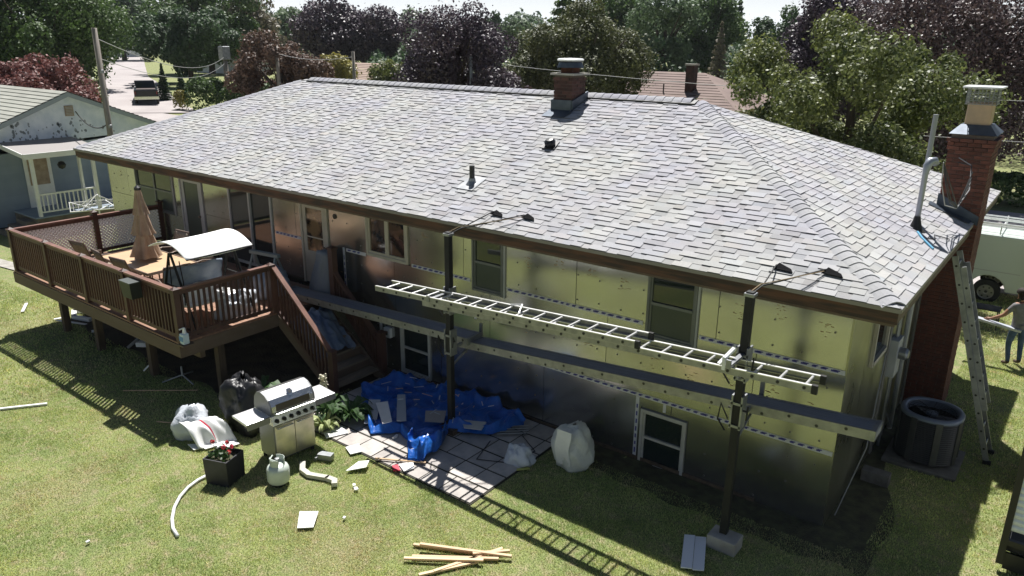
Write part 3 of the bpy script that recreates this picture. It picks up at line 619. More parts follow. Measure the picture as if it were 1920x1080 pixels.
# ------------------------------------------------------------------ deck
DZ = 1.37; deck = thing('wooden_deck', (-13.7, -1.8, 0), 'raised wooden deck with dark red railings, lattice side and a staircase at the house wall', 'deck')
DX0, DX1, DY0 = -17.35, -10.2, -3.7
for k in range(25):
    y0 = DY0+.02+k*.147
    if y0+.14 > -.03: break
    o = MB().box(0, DX1-DX0-.03, 0, .138, 0, .03).build('deck_board', M['deckboard'], None); o.parent = deck; o.location = Vector((DX0+.015, y0, DZ-.03+rng.uniform(-.001, .001)))-deck.location
MB().box(DX0, DX1, DY0-.0, DY0+.045, DZ-.28, DZ-.032).build('rim_joist', M['rim'], deck); MB().box(DX1-.045, DX1, DY0+.045, -.04, DZ-.28, DZ-.032).build('rim_joist', M['rim'], deck); MB().box(DX0, DX0+.045, DY0+.045, -.04, DZ-.28, DZ-.032).build('rim_joist', M['rim'], deck)
jm = MB().box(0, .04, DY0+.05, -.05, DZ-.24, DZ-.035).mesh('joist', M['rim'])
for k in range(17): inst('joist', jm, deck, (DX0+.4+k*.41, 0, 0))
MB().box(DX0+.1, DX1-.1, -3.28, -3.18, DZ-.44, DZ-.245).build('beam', M['rim'], deck)
for (x, y) in ((-16.2, -3.2), (-14.45, -3.25), (-12.3, -3.2), (-10.55, -2.75)): box('support_post', x-.07, x+.07, y-.07, y+.07, -.05, DZ-.24 if x > -11 else DZ-.44, M['postwood'], deck)
RT = DZ+.97
postm = MB(); postm.box(-.055, .055, -.055, .055, 0, 1.02); postm.box(-.072, .072, -.072, .072, 1.0, 1.03); postm.add([(-.06, -.06, 1.03), (.06, -.06, 1.03), (.06, .06, 1.03), (-.06, .06, 1.03), (0, 0, 1.075)], [(0, 1, 4), (1, 2, 4), (2, 3, 4), (3, 0, 4)]); pmesh = postm.mesh('rail_post', M['wood_stain'])
balm = MB().box(-.019, .019, -.019, .019, 0, 1).mesh('baluster', M['wood_stain'])
def rail(p, q, zt0, zt1, b0, b1, skip=False, nb=None, posts=(True, True)):
    """rail section between posts p and q (x, y), top heights zt*, bottom rail heights b*"""
    p = Vector((*p, 0)); q = Vector((*q, 0)); d = (q-p).normalized(); L_ = (q-p).length; a = p+d*.055; e = q-d*.055
    top = MB().bar((a.x, a.y, zt0), (e.x, e.y, zt1), .10, .035); top.build('top_rail', M['rail_sunlit'], deck)
    MB().bar((a.x, a.y, zt0-.06), (e.x, e.y, zt1-.06), .035, .075).build('upper_stringer', M['wood_stain'], deck); MB().bar((a.x, a.y, b0), (e.x, e.y, b1), .035, .075).build('bottom_rail', M['wood_stain'], deck)
    if skip: return
    n = nb or int((L_-.11)/.105)
    for k in range(n):
        t = (k+.5)/n; c_ = a.lerp(e, t); z0 = b0+(b1-b0)*t+.037; z1 = zt0+(zt1-zt0)*t-.097
        inst('baluster', balm, deck, (c_.x, c_.y, z0), scale=(1, 1, z1-z0), rot=(0, 0, rng.uniform(-.02, .02)))
FY = DY0+.08; px_ = [-17.25, -15.45, -13.75, -12.05, -10.27]
for x in px_: inst('rail_post', pmesh, deck, (x, FY, DZ-.04))
for a, b_ in zip(px_, px_[1:]): rail((a, FY), (b_, FY), RT, RT, DZ+.09, DZ+.09)
inst('rail_post', pmesh, deck, (-10.27, -1.65, DZ-.04)); rail((-10.27, FY), (-10.27, -1.65), RT, RT, DZ+.09, DZ+.09)
# lattice side
for y in (-1.75, -.08): inst('rail_post', pmesh, deck, (-17.25, y, DZ-.04), scale=(1, 1, 1.08))
def lattice(y0, y1):
    rail((-17.25, y0), (-17.25, y1), RT, RT, DZ+.09, DZ+.09, skip=True)
    b = MB(); z0, z1 = DZ+.13, RT-.10; h = z1-z0; st = .085
    for sgn, xo in ((1, -.006), (-1, .006)):
        k = y0-h
        while k < y1+h:
            ya, za, yb, zb = (k, z0, k+h, z1) if sgn > 0 else (k, z1, k+h, z0)
            t0 = max(0, (y0+.06-ya)/h); t1 = min(1, (y1-.06-ya)/h)
            if t1-t0 > .03: b.bar((-17.25+xo, ya+h*t0, za+(zb-za)*t0), (-17.25+xo, ya+h*t1, za+(zb-za)*t1), .008, .032, up=(1, 0, 0)) if False else b.bar((-17.25+xo, ya+h*t0, za+(zb-za)*t0), (-17.25+xo, ya+h*t1, za+(zb-za)*t1), .008, .038)
            k += st
    tag(b.build('lattice', M['lattice'], deck), kind='stuff')
lattice(FY, -1.75); lattice(-1.75, -.08)
# stairs going down beside the wall
SX0, SX1, SY0, SY1 = -10.2, -8.62, -1.62, -.45; nst = 7; rise = (DZ-.02)/nst; go = (SX1-SX0)/(nst-1)
for k in range(1, nst):
    x = SX0+(k-1)*go; z = DZ-k*rise
    o = MB().box(0, go+.03, 0, SY1-SY0-.08, -.04, 0).build('tread', M['tread'], None); o.parent = deck; o.location = Vector((x, SY0+.04, z))-deck.location
    box('riser', x+.005, x+.022, SY0+.045, SY1-.045, z+.002, z+rise-.042, M['rim'], deck)
for y in (SY0, SY1-.04): MB().prism([(SX0, y, DZ-.3), (SX0, y, DZ-.05), (SX1+go*.9, y, .03), (SX1+go*.5, y, 0), (SX1-.1, y, 0)], (0, .04, 0)).build('stringer', M['rim'], deck)
inst('rail_post', pmesh, deck, (SX1+.02, SY0, -.05), scale=(1, 1, 1.0)); rail((-10.27, SY0), (SX1+.02, SY0), RT-.02, .95, DZ+.06, .13, nb=15)
for (x, z0, zt) in ((-9.95, DZ-.04, 1.13), (SX1+.02, -.05, 1.0)): inst('rail_post', pmesh, deck, (x, SY1+.07, z0), scale=(1.2, 1.2, zt))
rail((-9.95, SY1+.07), (SX1+.02, SY1+.07), DZ+.60, .80, DZ+.06, .13, nb=15)
for o_ in deck.children:
    if o_.name.startswith('top_rail') and abs((o_.data.vertices[0].co.y)-(SY1+.07)) < .08: o_.data.materials[0] = M['wood_stain']  # wall-side rail takes the darker stain, its shade put into the colour

# ------------------------------------------------------------------ things on the deck
def closed_umbrella():
    t = thing('patio_umbrella', (-13.35, -2.5, DZ), 'closed tan patio umbrella in three ruffled tiers standing through the deck table', 'umbrella', world=False)
    MB().tube([(0, 0, 0), (0, 0, 2.28)], .019, 10).build('pole', M['bronze'], t, smooth=True)
    MB().lathe([(.22, .0), (.22, .04), (.06, .09), (.03, .22)], n=20).build('umbrella_base', M['bronze'], t)
    for (z0, z1, ra, rb_, ph) in ((.80, 1.42, .27, .11, 0), (1.28, 1.85, .205, .085, 1), (1.70, 2.22, .145, .05, 2)):
        b = MB(); b.lathe([(ra+(rb_-ra)*(i/8)**.8, z0+(z1-z0)*i/8) for i in range(9)], n=48, rfn=lambda th, z, p=ph, q=z0, w=z1: 1+.20*math.sin(th*8+p)*(1-(z-q)/(w-q)*.6)+.10*math.sin(th*13+p*3+z*6)); b.build('umbrella_tier', M['umbrella'], t, smooth=True)
    MB().lathe([(0, 0), (.065, 0), (.065, .05), (.02, .09), (0, .11)], (0, 0, 2.2), 16).build('finial', M['black'], t)
closed_umbrella()
tt = thing('patio_table', (-13.35, -2.5, DZ), 'rectangular patio table with bright tan top under the closed umbrella', 'table', world=False)
b = MB(); b.box(-1.0, 1.0, -.52, .52, .70, .725); b.build('tabletop', M['tabletop'], tt, bevel=.008)
b = MB(); b.box(-1.02, 1.02, -.545, -.521, .68, .735); b.box(-1.02, 1.02, .521, .545, .68, .735); b.box(-1.02, -1.001, -.52, .52, .68, .735); b.box(1.001, 1.02, -.52, .52, .68, .735); b.build('table_frame', M['bronze'], tt)
for x in (-.9, .9):
    for y in (-.44, .44): MB().tube([(x, y, .69), (x*1.03, y*1.04, 0)], .022, 8).build('leg', M['bronze'], tt)
def chair(loc, rz, label, proto=None):
    if proto is None:
        t = thing('patio_chair', loc, label, 'chair', 'sling chairs around the deck table', world=False, rz=rz)
        MB().grid(lambda a, c_: (-.24+.48*a, -.22+.46*c_, .42-.025*math.sin(c_*math.pi)), 6, 6).build('seat', M['sling'], t, smooth=True, solid=.012)
        MB().grid(lambda a, c_: (-.24+.48*a, -.22-.20*c_-.02*math.sin(c_*3.1), .43+.55*c_), 6, 6).build('backrest', M['sling'], t, smooth=True, solid=.012)
        for s_ in (-1, 1):
            MB().tube([(s_*.26, .28, 0), (s_*.26, .25, .62), (s_*.27, -.05, .66), (s_*.26, -.30, .62)], .016, 7).build('armrest', M['bronze'], t); MB().tube([(s_*.26, -.22, 0), (s_*.25, -.2, .42), (s_*.25, -.43, 1.0)], .016, 7).build('leg', M['bronze'], t)
        MB().tube([(-.25, -.43, 1.0), (.25, -.43, 1.0)], .018, 7).build('top_bar', M['bronze'], t); MB().tube([(-.25, .24, .42), (.25, .24, .42)], .014, 7).build('seat_bar', M['bronze'], t)
        return t
    t = copytree(proto); t.location = loc; t.rotation_euler[2] = rz; t['label'] = label; return t
ch0 = chair((-14.95, -2.80, DZ), .15, 'patio sling chair with its back to the railing, leftmost by the railing')
chair((-13.80, -2.88, DZ), -.1, 'patio sling chair by the railing directly left of the closed umbrella', ch0); chair((-12.95, -2.90, DZ), .12, 'patio sling chair at the railing, right of the umbrella pole', ch0)
chair((-11.95, -2.75, DZ), 1.35, 'patio sling chair at the right-hand end of the table beside the swing', ch0); chair((-14.0, -1.72, DZ), 3.2, 'patio sling chair on the house side of the table, left one', ch0); chair((-12.9, -1.72, DZ), 3.05, 'patio sling chair on the house side of the table, nearer the swing', ch0)
sw = thing('canopy_swing', (-10.97, -2.62, DZ), 'patio swing with bright white curved canopy, dark metal legs and draped blue cover', 'swing', world=False)
CL = .68
def canf(a, c_):
    x = -.66+1.30*a; return (x, -CL+2*CL*c_+.03*math.sin(a*3), 1.38+.25*math.sin(math.pi*min(1, .12+a*.82))-.02*math.sin(c_*math.pi))
MB().grid(canf, 16, 12).build('canopy', M['canvas'], sw, smooth=True, solid=.012)
MB().tube([canf(0, 0), canf(0, 1)], .014, 6).build('canopy_rod', M['blackmetal'], sw); MB().tube([canf(1, 0), canf(1, 1)], .014, 6).build('canopy_rod', M['blackmetal'], sw)
for y in (-.62, .62):
    MB().tube([(-.62, y, 0), (-.05, y, 1.42)], .024, 8).build('leg', M['blackmetal'], sw); MB().tube([(.62, y, 0), (.0, y, 1.42)], .024, 8).build('leg', M['blackmetal'], sw)
    MB().tube([(-.30, y, .80), (.28, y, .80)], .014, 6).build('crossbar', M['blackmetal'], sw); MB().tube([(-.62, y, .03), (.62, y, .03)], .018, 6).build('foot_bar', M['blackmetal'], sw)
    MB().tube([(-.18, y*.9, 1.3), (-.22, y*.9, .75), (-.15, y*.9, .45)], .01, 6).build('hanger', M['blackmetal'], sw); MB().tube([(.16, y*.9, 1.3), (.22, y*.9, .9), (.18, y*.9, .45)], .01, 6).build('hanger', M['blackmetal'], sw)
MB().tube([(0, -.64, 1.42), (0, .64, 1.42)], .022, 8).build('top_bar', M['blackmetal'], sw)
MB().grid(lambda a, c_: (-.28+.55*a+.03*fbm(a*3, c_*3), -.55+1.1*c_, .45+.03*fbm(a*4, c_*4, 2)), 14, 18).build('seat', M['canvas'], sw, smooth=True, solid=.05)
MB().grid(lambda a, c_: (-.34-.10*a+.03*fbm(a*3, c_*4, 5), -.60+1.2*c_, 1.02-.55*a+.04*fbm(a*3, c_*3, 1)), 14, 20).build('swing_cover', M['bluecloth'], sw, smooth=True, solid=.02)
b = MB(); b.grid(lambda a, c_: (-.5+1.0*a, -.95+.75*c_+.1*fbm(a*2, 1), .52+.20*math.sin(a*3.1)*math.sin(c_*3.1)+.07*fbm(a*4, c_*4, 8)), 16, 14); o = b.build('cushion', M['canvas'], sw, smooth=True, solid=.04); o.location = (-.25, .55, -.06)
# heap of blue-white plastic and bundles by the right rail
def blob(name, loc, sx, sy, sz, m, label, cat, seed, amp=.25, fr=2.2, base=.0, nu=36, nv=20, parent=None, group=None, flat=.0):
    def fn(a, c_):
        th = 2*math.pi*a; ph = math.pi*(.03+.94*c_); d_ = Vector((math.cos(th)*math.sin(ph), math.sin(th)*math.sin(ph), math.cos(ph)))
        n1 = noise.noise(d_*fr*.6+Vector((seed, 0, 0))); n2 = noise.noise(d_*fr*1.5+Vector((0, seed, 0))); n3 = noise.noise(d_*fr*3.4+Vector((0, 0, seed))); k = 1+amp*(.9*n1-.55*max(0, .22-abs(n2))*2.2-.25*max(0, .2-abs(n3))*2)
        p = d_*k; z = max(p.z, -.55+flat); return (p.x*sx, p.y*sy, (z+.55-flat)*sz)
    b = MB(); b.grid(fn, nu, nv); o = b.build(name, m, parent, smooth=True, loc=loc)
    if label: tag(o, label, cat, group)
    return o
blob('plastic_heap', (-10.75, -2.15, DZ+.005), .33, .45, .30, M['plastic'], 'crumpled blue and white plastic sheeting heaped against the right deck railing', 'plastic sheeting', 3, .5, 3)
blob('blue_bundle', (-11.2, -1.0, DZ+.005), .35, .40, .38, M['bluecloth'], 'crumpled blue bundle on the deck between the swing and the sawhorse', 'bundle', 5, .4, 3)
bx = thing('hanging_planter', (-11.55, -3.75, 1.98), 'dark box planter hooked on the outside of the front deck railing', 'planter', world=False)
b = MB(); b.prism([(-.17, -.10, 0), (.17, -.10, 0), (.19, -.12, .30), (-.19, -.12, .30)], (0, .20, 0)); b.build('box', mat('planter_dark', (.018, .024, .022), .5), bx); MB().box(-.20, .20, -.13, .09, .30, .32).build('rim', mat('planter_rim', (.07, .08, .075), .5), bx)
sp = thing('spray_bottle', (-10.13, -3.55, DZ), 'white and blue jug with pump top standing on the outer corner of the deck rim', 'bottle', world=False)
MB().box(-.07, .055, -.07, .055, 0, .20).build('body', mat('jug', (.55, .66, .72), .35), sp, bevel=.02); MB().lathe([(.04, .2), (.03, .25), (.022, .3), (0, .31)], n=12).build('cap', M['whiteplastic'], sp); MB().bar((0, 0, .30), (.0, -.09, .29), .02, .02).build('trigger', M['whiteplastic'], sp); MB().box(-.072, .057, -.074, -.0705, .06, .15).build('sticker', mat('blue_sticker', (.10, .25, .5), .5), sp)
sp.location = (-10.19, -3.69+.10, DZ)
sp.location = (-10.12, -3.62, DZ-.0)
tag(MB().box(-10.22, -10.02, -3.72, -3.5, DZ-.03, DZ-.001).build('corner_board', M['rim'], deck), None)
sh = thing('sawhorse', (-11.75, -.75, DZ), 'pale green-grey folding sawhorse standing on the deck in front of the white door', 'sawhorse', world=False, rz=.15)
MB().box(-.42, .42, -.045, .045, .72, .79).build('beam', mat('sawhorse_grey', (.22, .27, .27), .5), sh)
for x in (-.33, .33):
    for y in (-1, 1): MB().bar((x, y*.02, .74), (x*1.15, y*.28, 0), .045, .03).build('leg', MATS['sawhorse_grey'], sh)
    MB().bar((x*1.07, -.15, .34), (x*1.07, .15, .34), .03, .03).build('brace', MATS['sawhorse_grey'], sh)
# covered thing at the head of the stairs and tarp bundle beside it
def cover(a, c_):
    th = 2*math.pi*a; z = min(c_*1.03, 1); fold = math.sin(th*7+2.5*z+2*noise.noise(Vector((math.cos(th), math.sin(th), z))))
    rr = (1.02-.50*z**1.3+.085*fold*(1-.7*z)+.12*noise.noise(Vector((math.cos(th)*2, math.sin(th)*2, z*2.5)))); k = 1 if z < .999 else .01; zz = z+.05*noise.noise(Vector((math.cos(th)*1.5, math.sin(th)*1.5, 5)))*z
    return (.40*rr*math.cos(th)*k+.10*z, .215*rr*math.sin(th)*k+.02*z, .98*zz)
tag(MB().grid(cover, 60, 16).build('covered_smoker', M['greycover'], None, smooth=True, loc=(-10.42, -.27, DZ+.005)), 'tall object under a draped blue-grey cover at the top of the stairs', 'covered grill')
def drape(a, c_):
    x = -9.92+.80*a; z0 = DZ-rise*max(0, (x-SX0)/go)*1.0; return (x+.05*fbm(a*3, c_*3, 9), -1.55+.95*c_, z0+.03+.24*math.sin(math.pi*c_)*math.sin(math.pi*(.15+.8*a))+.10*fbm(a*4, c_*4, 4)+.16*(.35-abs(noise.noise(Vector((a*3.5, c_*5, 2))))))
tag(MB().grid(drape, 34, 30).build('tarp_bundle', M['darktarp'], None, smooth=True, solid=.012) if False else MB().grid(drape, 34, 30).build('tarp_bundle', M['darktarp'], None, smooth=True), 'crumpled dark blue tarp bundled on the top steps of the deck stairs', 'tarp')

# ------------------------------------------------------------------ scaffold
def plank(p, q, w, label):
    """hollow aluminium walkway: ribbed deck, side rails with rung-end holes; p,q near-side bottom line"""
    p = Vector(p); q = Vector(q); t = thing('scaffold_plank', p, label, 'scaffold plank', 'aluminium walk planks on the pump jacks'); d = (q-p).normalized(); L_ = (q-p).length; back = Vector((0, 1, 0))*w; upv = Vector((0, 0, 1))
    h = .13; P = lambda s_, y, z: p+d*s_+back*y+upv*z
    for nm, y in (('side_rail', 0), ('side_rail', 1)):
        b = MB(); o_ = .012 if y == 0 else -.012; b.prism([P(0, y, 0), P(0, y, h), P(0, y, h)+Vector((0, o_*3, 0)), P(0, y, h-.01)+Vector((0, o_*3, 0)), P(0, y, h-.01)+Vector((0, o_, 0)), P(0, y, .01)+Vector((0, o_, 0)), P(0, y, .01)+Vector((0, o_*3, 0)), P(0, y, 0)+Vector((0, o_*3, 0))], d*L_); b.build(nm, M['alum_shaded'], t)
    b = MB(); n = 9
    for k in range(n):
        y0 = .04+.92*k/n; b.add([P(0, y0, h-.005), P(L_, y0, h-.005), P(L_, y0+.07, h-.005), P(0, y0+.07, h-.005), P(0, y0+.07, h-.016), P(L_, y0+.07, h-.016), P(L_, y0+.92/n, h-.016), P(0, y0+.92/n, h-.016)], [(0, 1, 2, 3), (3, 2, 5, 4), (4, 5, 6, 7)])
    b.add([P(0, 0, h-.03), P(L_, 0, h-.03), P(L_, 1, h-.03), P(0, 1, h-.03)], [(3, 2, 1, 0)]); b.build('walk_surface', M['alumplank'], t)
    hm = MB(); hm.tube([(0, -.003, 0), (0, .006, 0)], .021, 10); hm = hm.mesh('rung_end', M['black'])
    s_ = .2; k = 0
    while s_ < L_-.1:
        q_ = P(s_, 0, .035 if k % 2 else .085); inst('rung_end', hm, t, (q_.x, q_.y, q_.z)); s_ += .35; k += 1
    for e in (0, 1):
        s0 = .004 if e == 0 else L_-.06; b = MB(); b.prism([P(s0, -.02, -.004), P(s0, -.02, h+.004), P(s0, 1.02, h+.004), P(s0, 1.02, -.004)], d*.055); b.build('end_cap', M['galv'], t)
    return t
plank((-11.05, -.92, 1.36), (-5.85, -.92, 1.56), .38, 'left ribbed aluminium scaffold plank running from the deck to the left pole')
plank((-6.22, -.84, 1.44), (.60, -.84, 1.95), .35, 'right ribbed aluminium scaffold plank running past the house corner')
def pump_jack(x, y, ztop, zj, zb, label, bl, hx):
    t = thing('scaffold_pole', (x, y, 0), label, 'scaffold pole', 'black pump jack poles in front of the wall'); z0 = bl
    MB().box(x-.048, x+.048, y-.048, y+.048, z0, ztop).build('pole', M['blackmetal'], t, bevel=.006)
    MB().box(x-.05, x-.038, y-.0495, y-.0482, z0, ztop-.05).build('rubber_strip', M['rubber'], t)
    def jack(z, nm):
        b = MB(); b.box(x-.075, x-.052, y-.07, y+.09, z-.22, z+.25); b.box(x+.052, x+.075, y-.07, y+.09, z-.22, z+.25); b.box(x-.052, x+.052, y+.055, y+.075, z-.2, z-.13); b.box(x-.052, x+.052, y+.055, y+.075, z+.15, z+.22)
        b.box(x-.08, x+.08, y-.07, y-.055, z+.12, z+.155); b.box(x-.08, x+.08, y-.07, y-.055, z-.2, z-.165); o = b.build(nm, M['galv'], t)
        b = MB(); b.tube([(x-.12, y-.02, z+.05), (x+.13, y-.02, z+.05)], .013, 8); b.tube([(x+.13, y-.02, z+.05), (x+.16, y-.1, z+.16), (x+.16, y-.12, z-.02)], .011, 6); b.build('crank', M['blackmetal'], o)
        b = MB(); b.tube([(x-.10, y-.06, z-.1), (x-.2, y-.08, z+.1), (x-.24, y-.04, z-.15), (x-.14, y-.02, z-.3)], .012, 6); b.build('foot_lever', M['blackmetal'], o)
    jack(zj, 'pump_jack')
    ar = MB(); ar.box(x-.03, x+.03, y+.075, -.36, zj-.13, zj-.09); ar.bar((x, y+.08, zj-.42), (x, -.45, zj-.12), .03, .03); ar.box(x-.03, x+.03, -.40, -.37, zj-.09, zj+.10); ar.build('plank_bracket', M['galv'], t)
    jack(zb-.18, 'pump_jack')
    ar = MB(); ar.box(x-.03, x+.03, y-.50, y-.05, zb-.05, zb-.012); ar.bar((x, y-.06, zb-.36), (x, y-.42, zb-.06), .03, .03); ar.box(x-.03, x+.03, y-.52, y-.49, zb-.05, zb+.05); ar.build('bench_bracket', M['galv'], t)
    # roof brace with two legs
    b = MB(); b.box(x-.065, x+.065, y-.065, y+.065, ztop-.06, ztop-.02); b.build('pole_clamp', M['galv'], t)
    for (dx, dy) in hx:
        ex, ey = x+dx, y+dy; ez = EZ+(ey-EY0)*RISE+.03; b = MB(); b.tube([(x, y+.05, ztop-.04), (x+.05, y+.25, ztop+.02), (ex, ey, ez+.03)], .010, 6); b.build('brace_rod', M['blackmetal'], t)
        b = MB(); b.add([(ex-.03, ey-.05, ez-.005), (ex+.24, ey-.07, ez-.012), (ex+.20, ey-.01, ez+.012), (ex+.02, ey+.06, ez+.05)], [(0, 1, 2, 3)]); b.build('brace_foot', mat('foot_pad', (.008, .008, .009), .95, spec=.1), t, solid=.015)
    MB().tube([(x, y+.02, ztop+.0), (x+.04, y+.2, ztop+.05), (x+hx[1][0], y+hx[1][1]-.05, EZ+.2)], .006, 5).build('tie_rope', M['rope'], t)
    return t
pump_jack(-5.99, -1.20, 3.60, 1.68, 2.60, 'black square scaffold pole standing on the patio, nearer the deck', .10, ((.13, 1.0), (.75, 1.05)))
pump_jack(-.96, -1.27, 3.66, 2.02, 2.87, 'black square scaffold pole on a concrete block near the house corner', .20, ((-.05, 1.0), (.55, 1.08)))
tag(MB().box(-.20, .20, -.15, .15, 0, .20).build('concrete_block', M['concrete'], None, loc=(-.93, -1.30, -.005), bevel=.012), 'concrete block under the scaffold pole near the house corner, on dark soil', 'concrete block', 'blocks under the scaffold poles')
tag(MB().box(-.18, .18, -.16, .16, 0, .10).build('concrete_block', M['postwood'], None, loc=(-5.99, -1.2, .02), bevel=.01), 'low block under the scaffold pole standing on the patio', 'block', 'blocks under the scaffold poles')
# extension ladder lying on the bench brackets
lad = thing('extension_ladder', (-3.6, -1.5, 2.7), 'long white aluminium extension ladder lying flat across both scaffold poles', 'ladder')
def zl(x): return 2.55+(x+7.25)*.0497
def section(xa, xb, y0, y1, dz, nm, x_rungs):
    s_ = MB(); P = lambda x, y, z: (x, y, zl(x)+dz+z)
    for y, o_ in ((y0, 1), (y1, -1)):
        b = MB(); b.bar(P(xa, y, .006), P(xb, y, .006), .034, .012); b.bar(P(xa, y, -.072), P(xb, y, -.072), .034, .012, 1); b.bar(P(xa, y-o_*.011, -.033), P(xb, y-o_*.011, -.033), .010, .067, 1); b.build('ladder_rail', [M['alum'], M['alum_shaded']], lad)  # only the top flange stays bright; web and underside have shade coloured in
    rm = MB(); rm.tube([(0, 0, 0), (0, y1-y0-.02, 0)], .017, 8); rm = rm.mesh('rung', M['alum']); hm = MB(); hm.tube([(0, -.004, 0), (0, .004, 0)], .020, 10); hm = hm.mesh('rung_plug', M['black'])
    x = x_rungs
    while x < xb-.08:
        inst('rung', rm, lad, P(x, y0+.01, -.015)); inst('rung_plug', hm, lad, P(x, y0-.021, -.035)); x += .305
section(-7.23, -2.22, -1.69, -1.31, 0, 'a', -7.02); section(-6.15, .04, -1.665, -1.335, -.09, 'b', -5.88)
for (x, y) in ((-2.22, -1.31), (-2.22, -1.69), (.04, -1.335), (.04, -1.665)):
    d_ = 0 if x < -1 else -.09; MB().box(x-.045, x+.02, y-.025, y+.025, zl(x)+d_-.09, zl(x)+d_+.018).build('rail_cap', M['rubber'], lad)
MB().tube([(-4.6, -1.33, zl(-4.6)+.02), (-4.3, -1.45, zl(-4.3)+.10), (-4.25, -1.6, zl(-4.3)+.02)], .012, 6).build('rope_pulley', M['alum'], lad)
b = MB(); b.bar((-1.1, -1.72, zl(-1)-.05), (-1.0, -1.52, zl(-1)+.12), .05, .03); b.bar((-1.05, -1.69, zl(-1)-.12), (-1.05, -1.69, zl(-1)+.05), .04, .04); b.build('rung_lock', M['whiteplastic'], lad)
# leaning ladder at the side
ll = thing('leaning_ladder', (1.6, 3.7, 0), 'grey aluminium extension ladder leaning against the side eave near the brick chimney', 'ladder')
fx, tx, zt = 1.62, .60, 3.36
def lsec(y0, y1, off, z0, z1):
    Pz = lambda z, y: (fx+(tx-fx)*z/zt+off, y, z)
    for y in (y0, y1): MB().bar(Pz(z0, y), Pz(z1, y), .03, .085, up=(1, 0, 0)).build('ladder_rail', M['galv'], ll)
    rm = MB(); rm.tube([(0, 0, 0), (0, y1-y0, 0)], .018, 8); rm = rm.mesh('rung', M['galv']); z = z0+.2
    hm = MB(); hm.tube([(0, -.004, 0), (0, .004, 0)], .019, 8); hm = hm.mesh('rung_plug', M['black'])
    while z < z1-.05: p = Pz(z, y0); inst('rung', rm, ll, p); inst('rung_plug', hm, ll, (p[0], y0-.018, z)); z += .295
lsec(3.42, 3.86, 0, .06, 3.36); lsec(3.46, 3.82, .09, .9, 3.2)
for y in (3.42, 3.86): MB().box(fx-.06, fx+.06, y-.03, y+.03, .0, .06).build('ladder_foot', M['rubber'], ll)

# ------------------------------------------------------------------ air conditioner
acx, acy = .76, 3.0
pad = tag(MB().box(.22, 1.30, 2.45, 3.55, -.03, .055).build('equipment_pad', mat('dark_pad', (.17, .165, .15), .9, nscale=5, namt=.4), None, bevel=.01), 'grey pad under the round air conditioner beside the house', 'pad')  # pad in a darker, noise-mottled grey than the concrete
ac = thing('air_conditioner', (acx, acy, .055), 'large round dark grey air conditioning unit on its pad beside the house', 'air conditioner', world=False); ac.scale = (.98, .98, .98)
sq = lambda th, z=0: 1/((abs(math.cos(th))**2.5+abs(math.sin(th))**2.5)**(1/2.5))
b = MB(); b.lathe([(.36, .04), (.44, .05), (.44, .80), (.40, .80)], n=48, rfn=sq); b.build('cabinet', M['black'], ac)
lm = MB(); lm.lathe([(.447, 0), (.462, .006), (.447, .02)], n=48, rfn=sq); lm = lm.mesh('louvre', M['ac'])
for k in range(21): o = inst('louvre', lm, ac, (0, 0, .07+k*.035), world=False)
for a in range(8):
    t = a*math.pi/4+math.pi/8; rr = .462*sq(t); o = MB().box(-.01, .012, -.05, .05, .05, .82).build('cabinet_post', M['ac'], ac); o.location = (rr*math.cos(t), rr*math.sin(t), 0); o.rotation_euler[2] = t
b = MB(); b.lathe([(.47, .80), (.475, .83), (.45, .86), (.395, .865), (.38, .84), (.38, .72)], n=48, rfn=lambda th, z: 1+(sq(th)-1)*.7); b.build('top_ring', M['acring'], ac, smooth=True)
b = MB()
for k in range(1, 8): b.lathe([(.05*k-.004, .842), (.05*k, .846), (.05*k+.004, .842)], n=32)
for k in range(8): t = k*math.pi/4; b.bar((.04*math.cos(t), .04*math.sin(t), .84), (.375*math.cos(t), .375*math.sin(t), .84), .008, .006)
b.build('fan_guard', M['blackmetal'], ac); b = MB(); b.lathe([(0, .76), (.09, .76), (.09, .80), (0, .81)], n=16); b.build('fan_motor', M['acring'], ac)
for k in range(3):
    t = k*2.1; b = MB(); b.add([(0, -.06, .70), (.34, -.13, .68), (.34, .13, .74), (0, .06, .74)], [(0, 1, 2, 3)]); o = b.build('fan_blade', M['ac'], ac); o.rotation_euler[2] = t
tag(MB().box(-.2, .2, -.1, .1, 0, .2).build('concrete_block', mat('dark_block', (.16, .15, .135), .9, nscale=8, namt=.4), None, loc=(.30, 1.72, -.01), bevel=.01), 'loose concrete block lying on bare soil below the meter at the side wall', 'concrete block')  # block coloured darker than plain concrete, mottled by noise

# ------------------------------------------------------------------ gas grill
gx, gy = -7.62, -3.42
gr = thing('gas_grill', (gx, gy, 0), 'stainless steel gas grill with closed hood and two side shelves on the lawn edge', 'grill', world=False, rz=math.radians(84))
# front of the grill faces -y
b = MB(); b.box(-.36, .36, -.24, .24, .08, .74); b.build('cabinet', M['grillgrey'], gr, bevel=.01)
for s_, m in ((-1, M['steelw']), (1, M['steelw'])):
    a = -.35 if s_ < 0 else .004
    d_ = MB().box(a, a+.346, -.262, -.241, .11, .70).build('door', m, gr, bevel=.008); MB().tube([(a+.03, -.285, .66), (a+.316, -.285, .66)], .010, 8).build('handle', M['steel'], d_)
for x in (-.32, .32):
    for y in (-.2, .2): MB().lathe([(0, 0), (.03, 0), (.03, .06), (0, .075)], (x, y, 0), 12).build('caster', M['rubber'], gr)
b = MB(); b.prism([(-.40, -.31, .74), (-.40, .26, .74), (-.40, .26, .90), (-.40, -.27, .90)], (.80, 0, 0)); b.build('control_box', M['steel'], gr, bevel=.008)
km = MB(); km.lathe([(0, 0), (.034, 0), (.034, .012), (.025, .016), (.025, .04), (0, .042)], n=16); km = km.mesh('knob', M['blackmetal'])
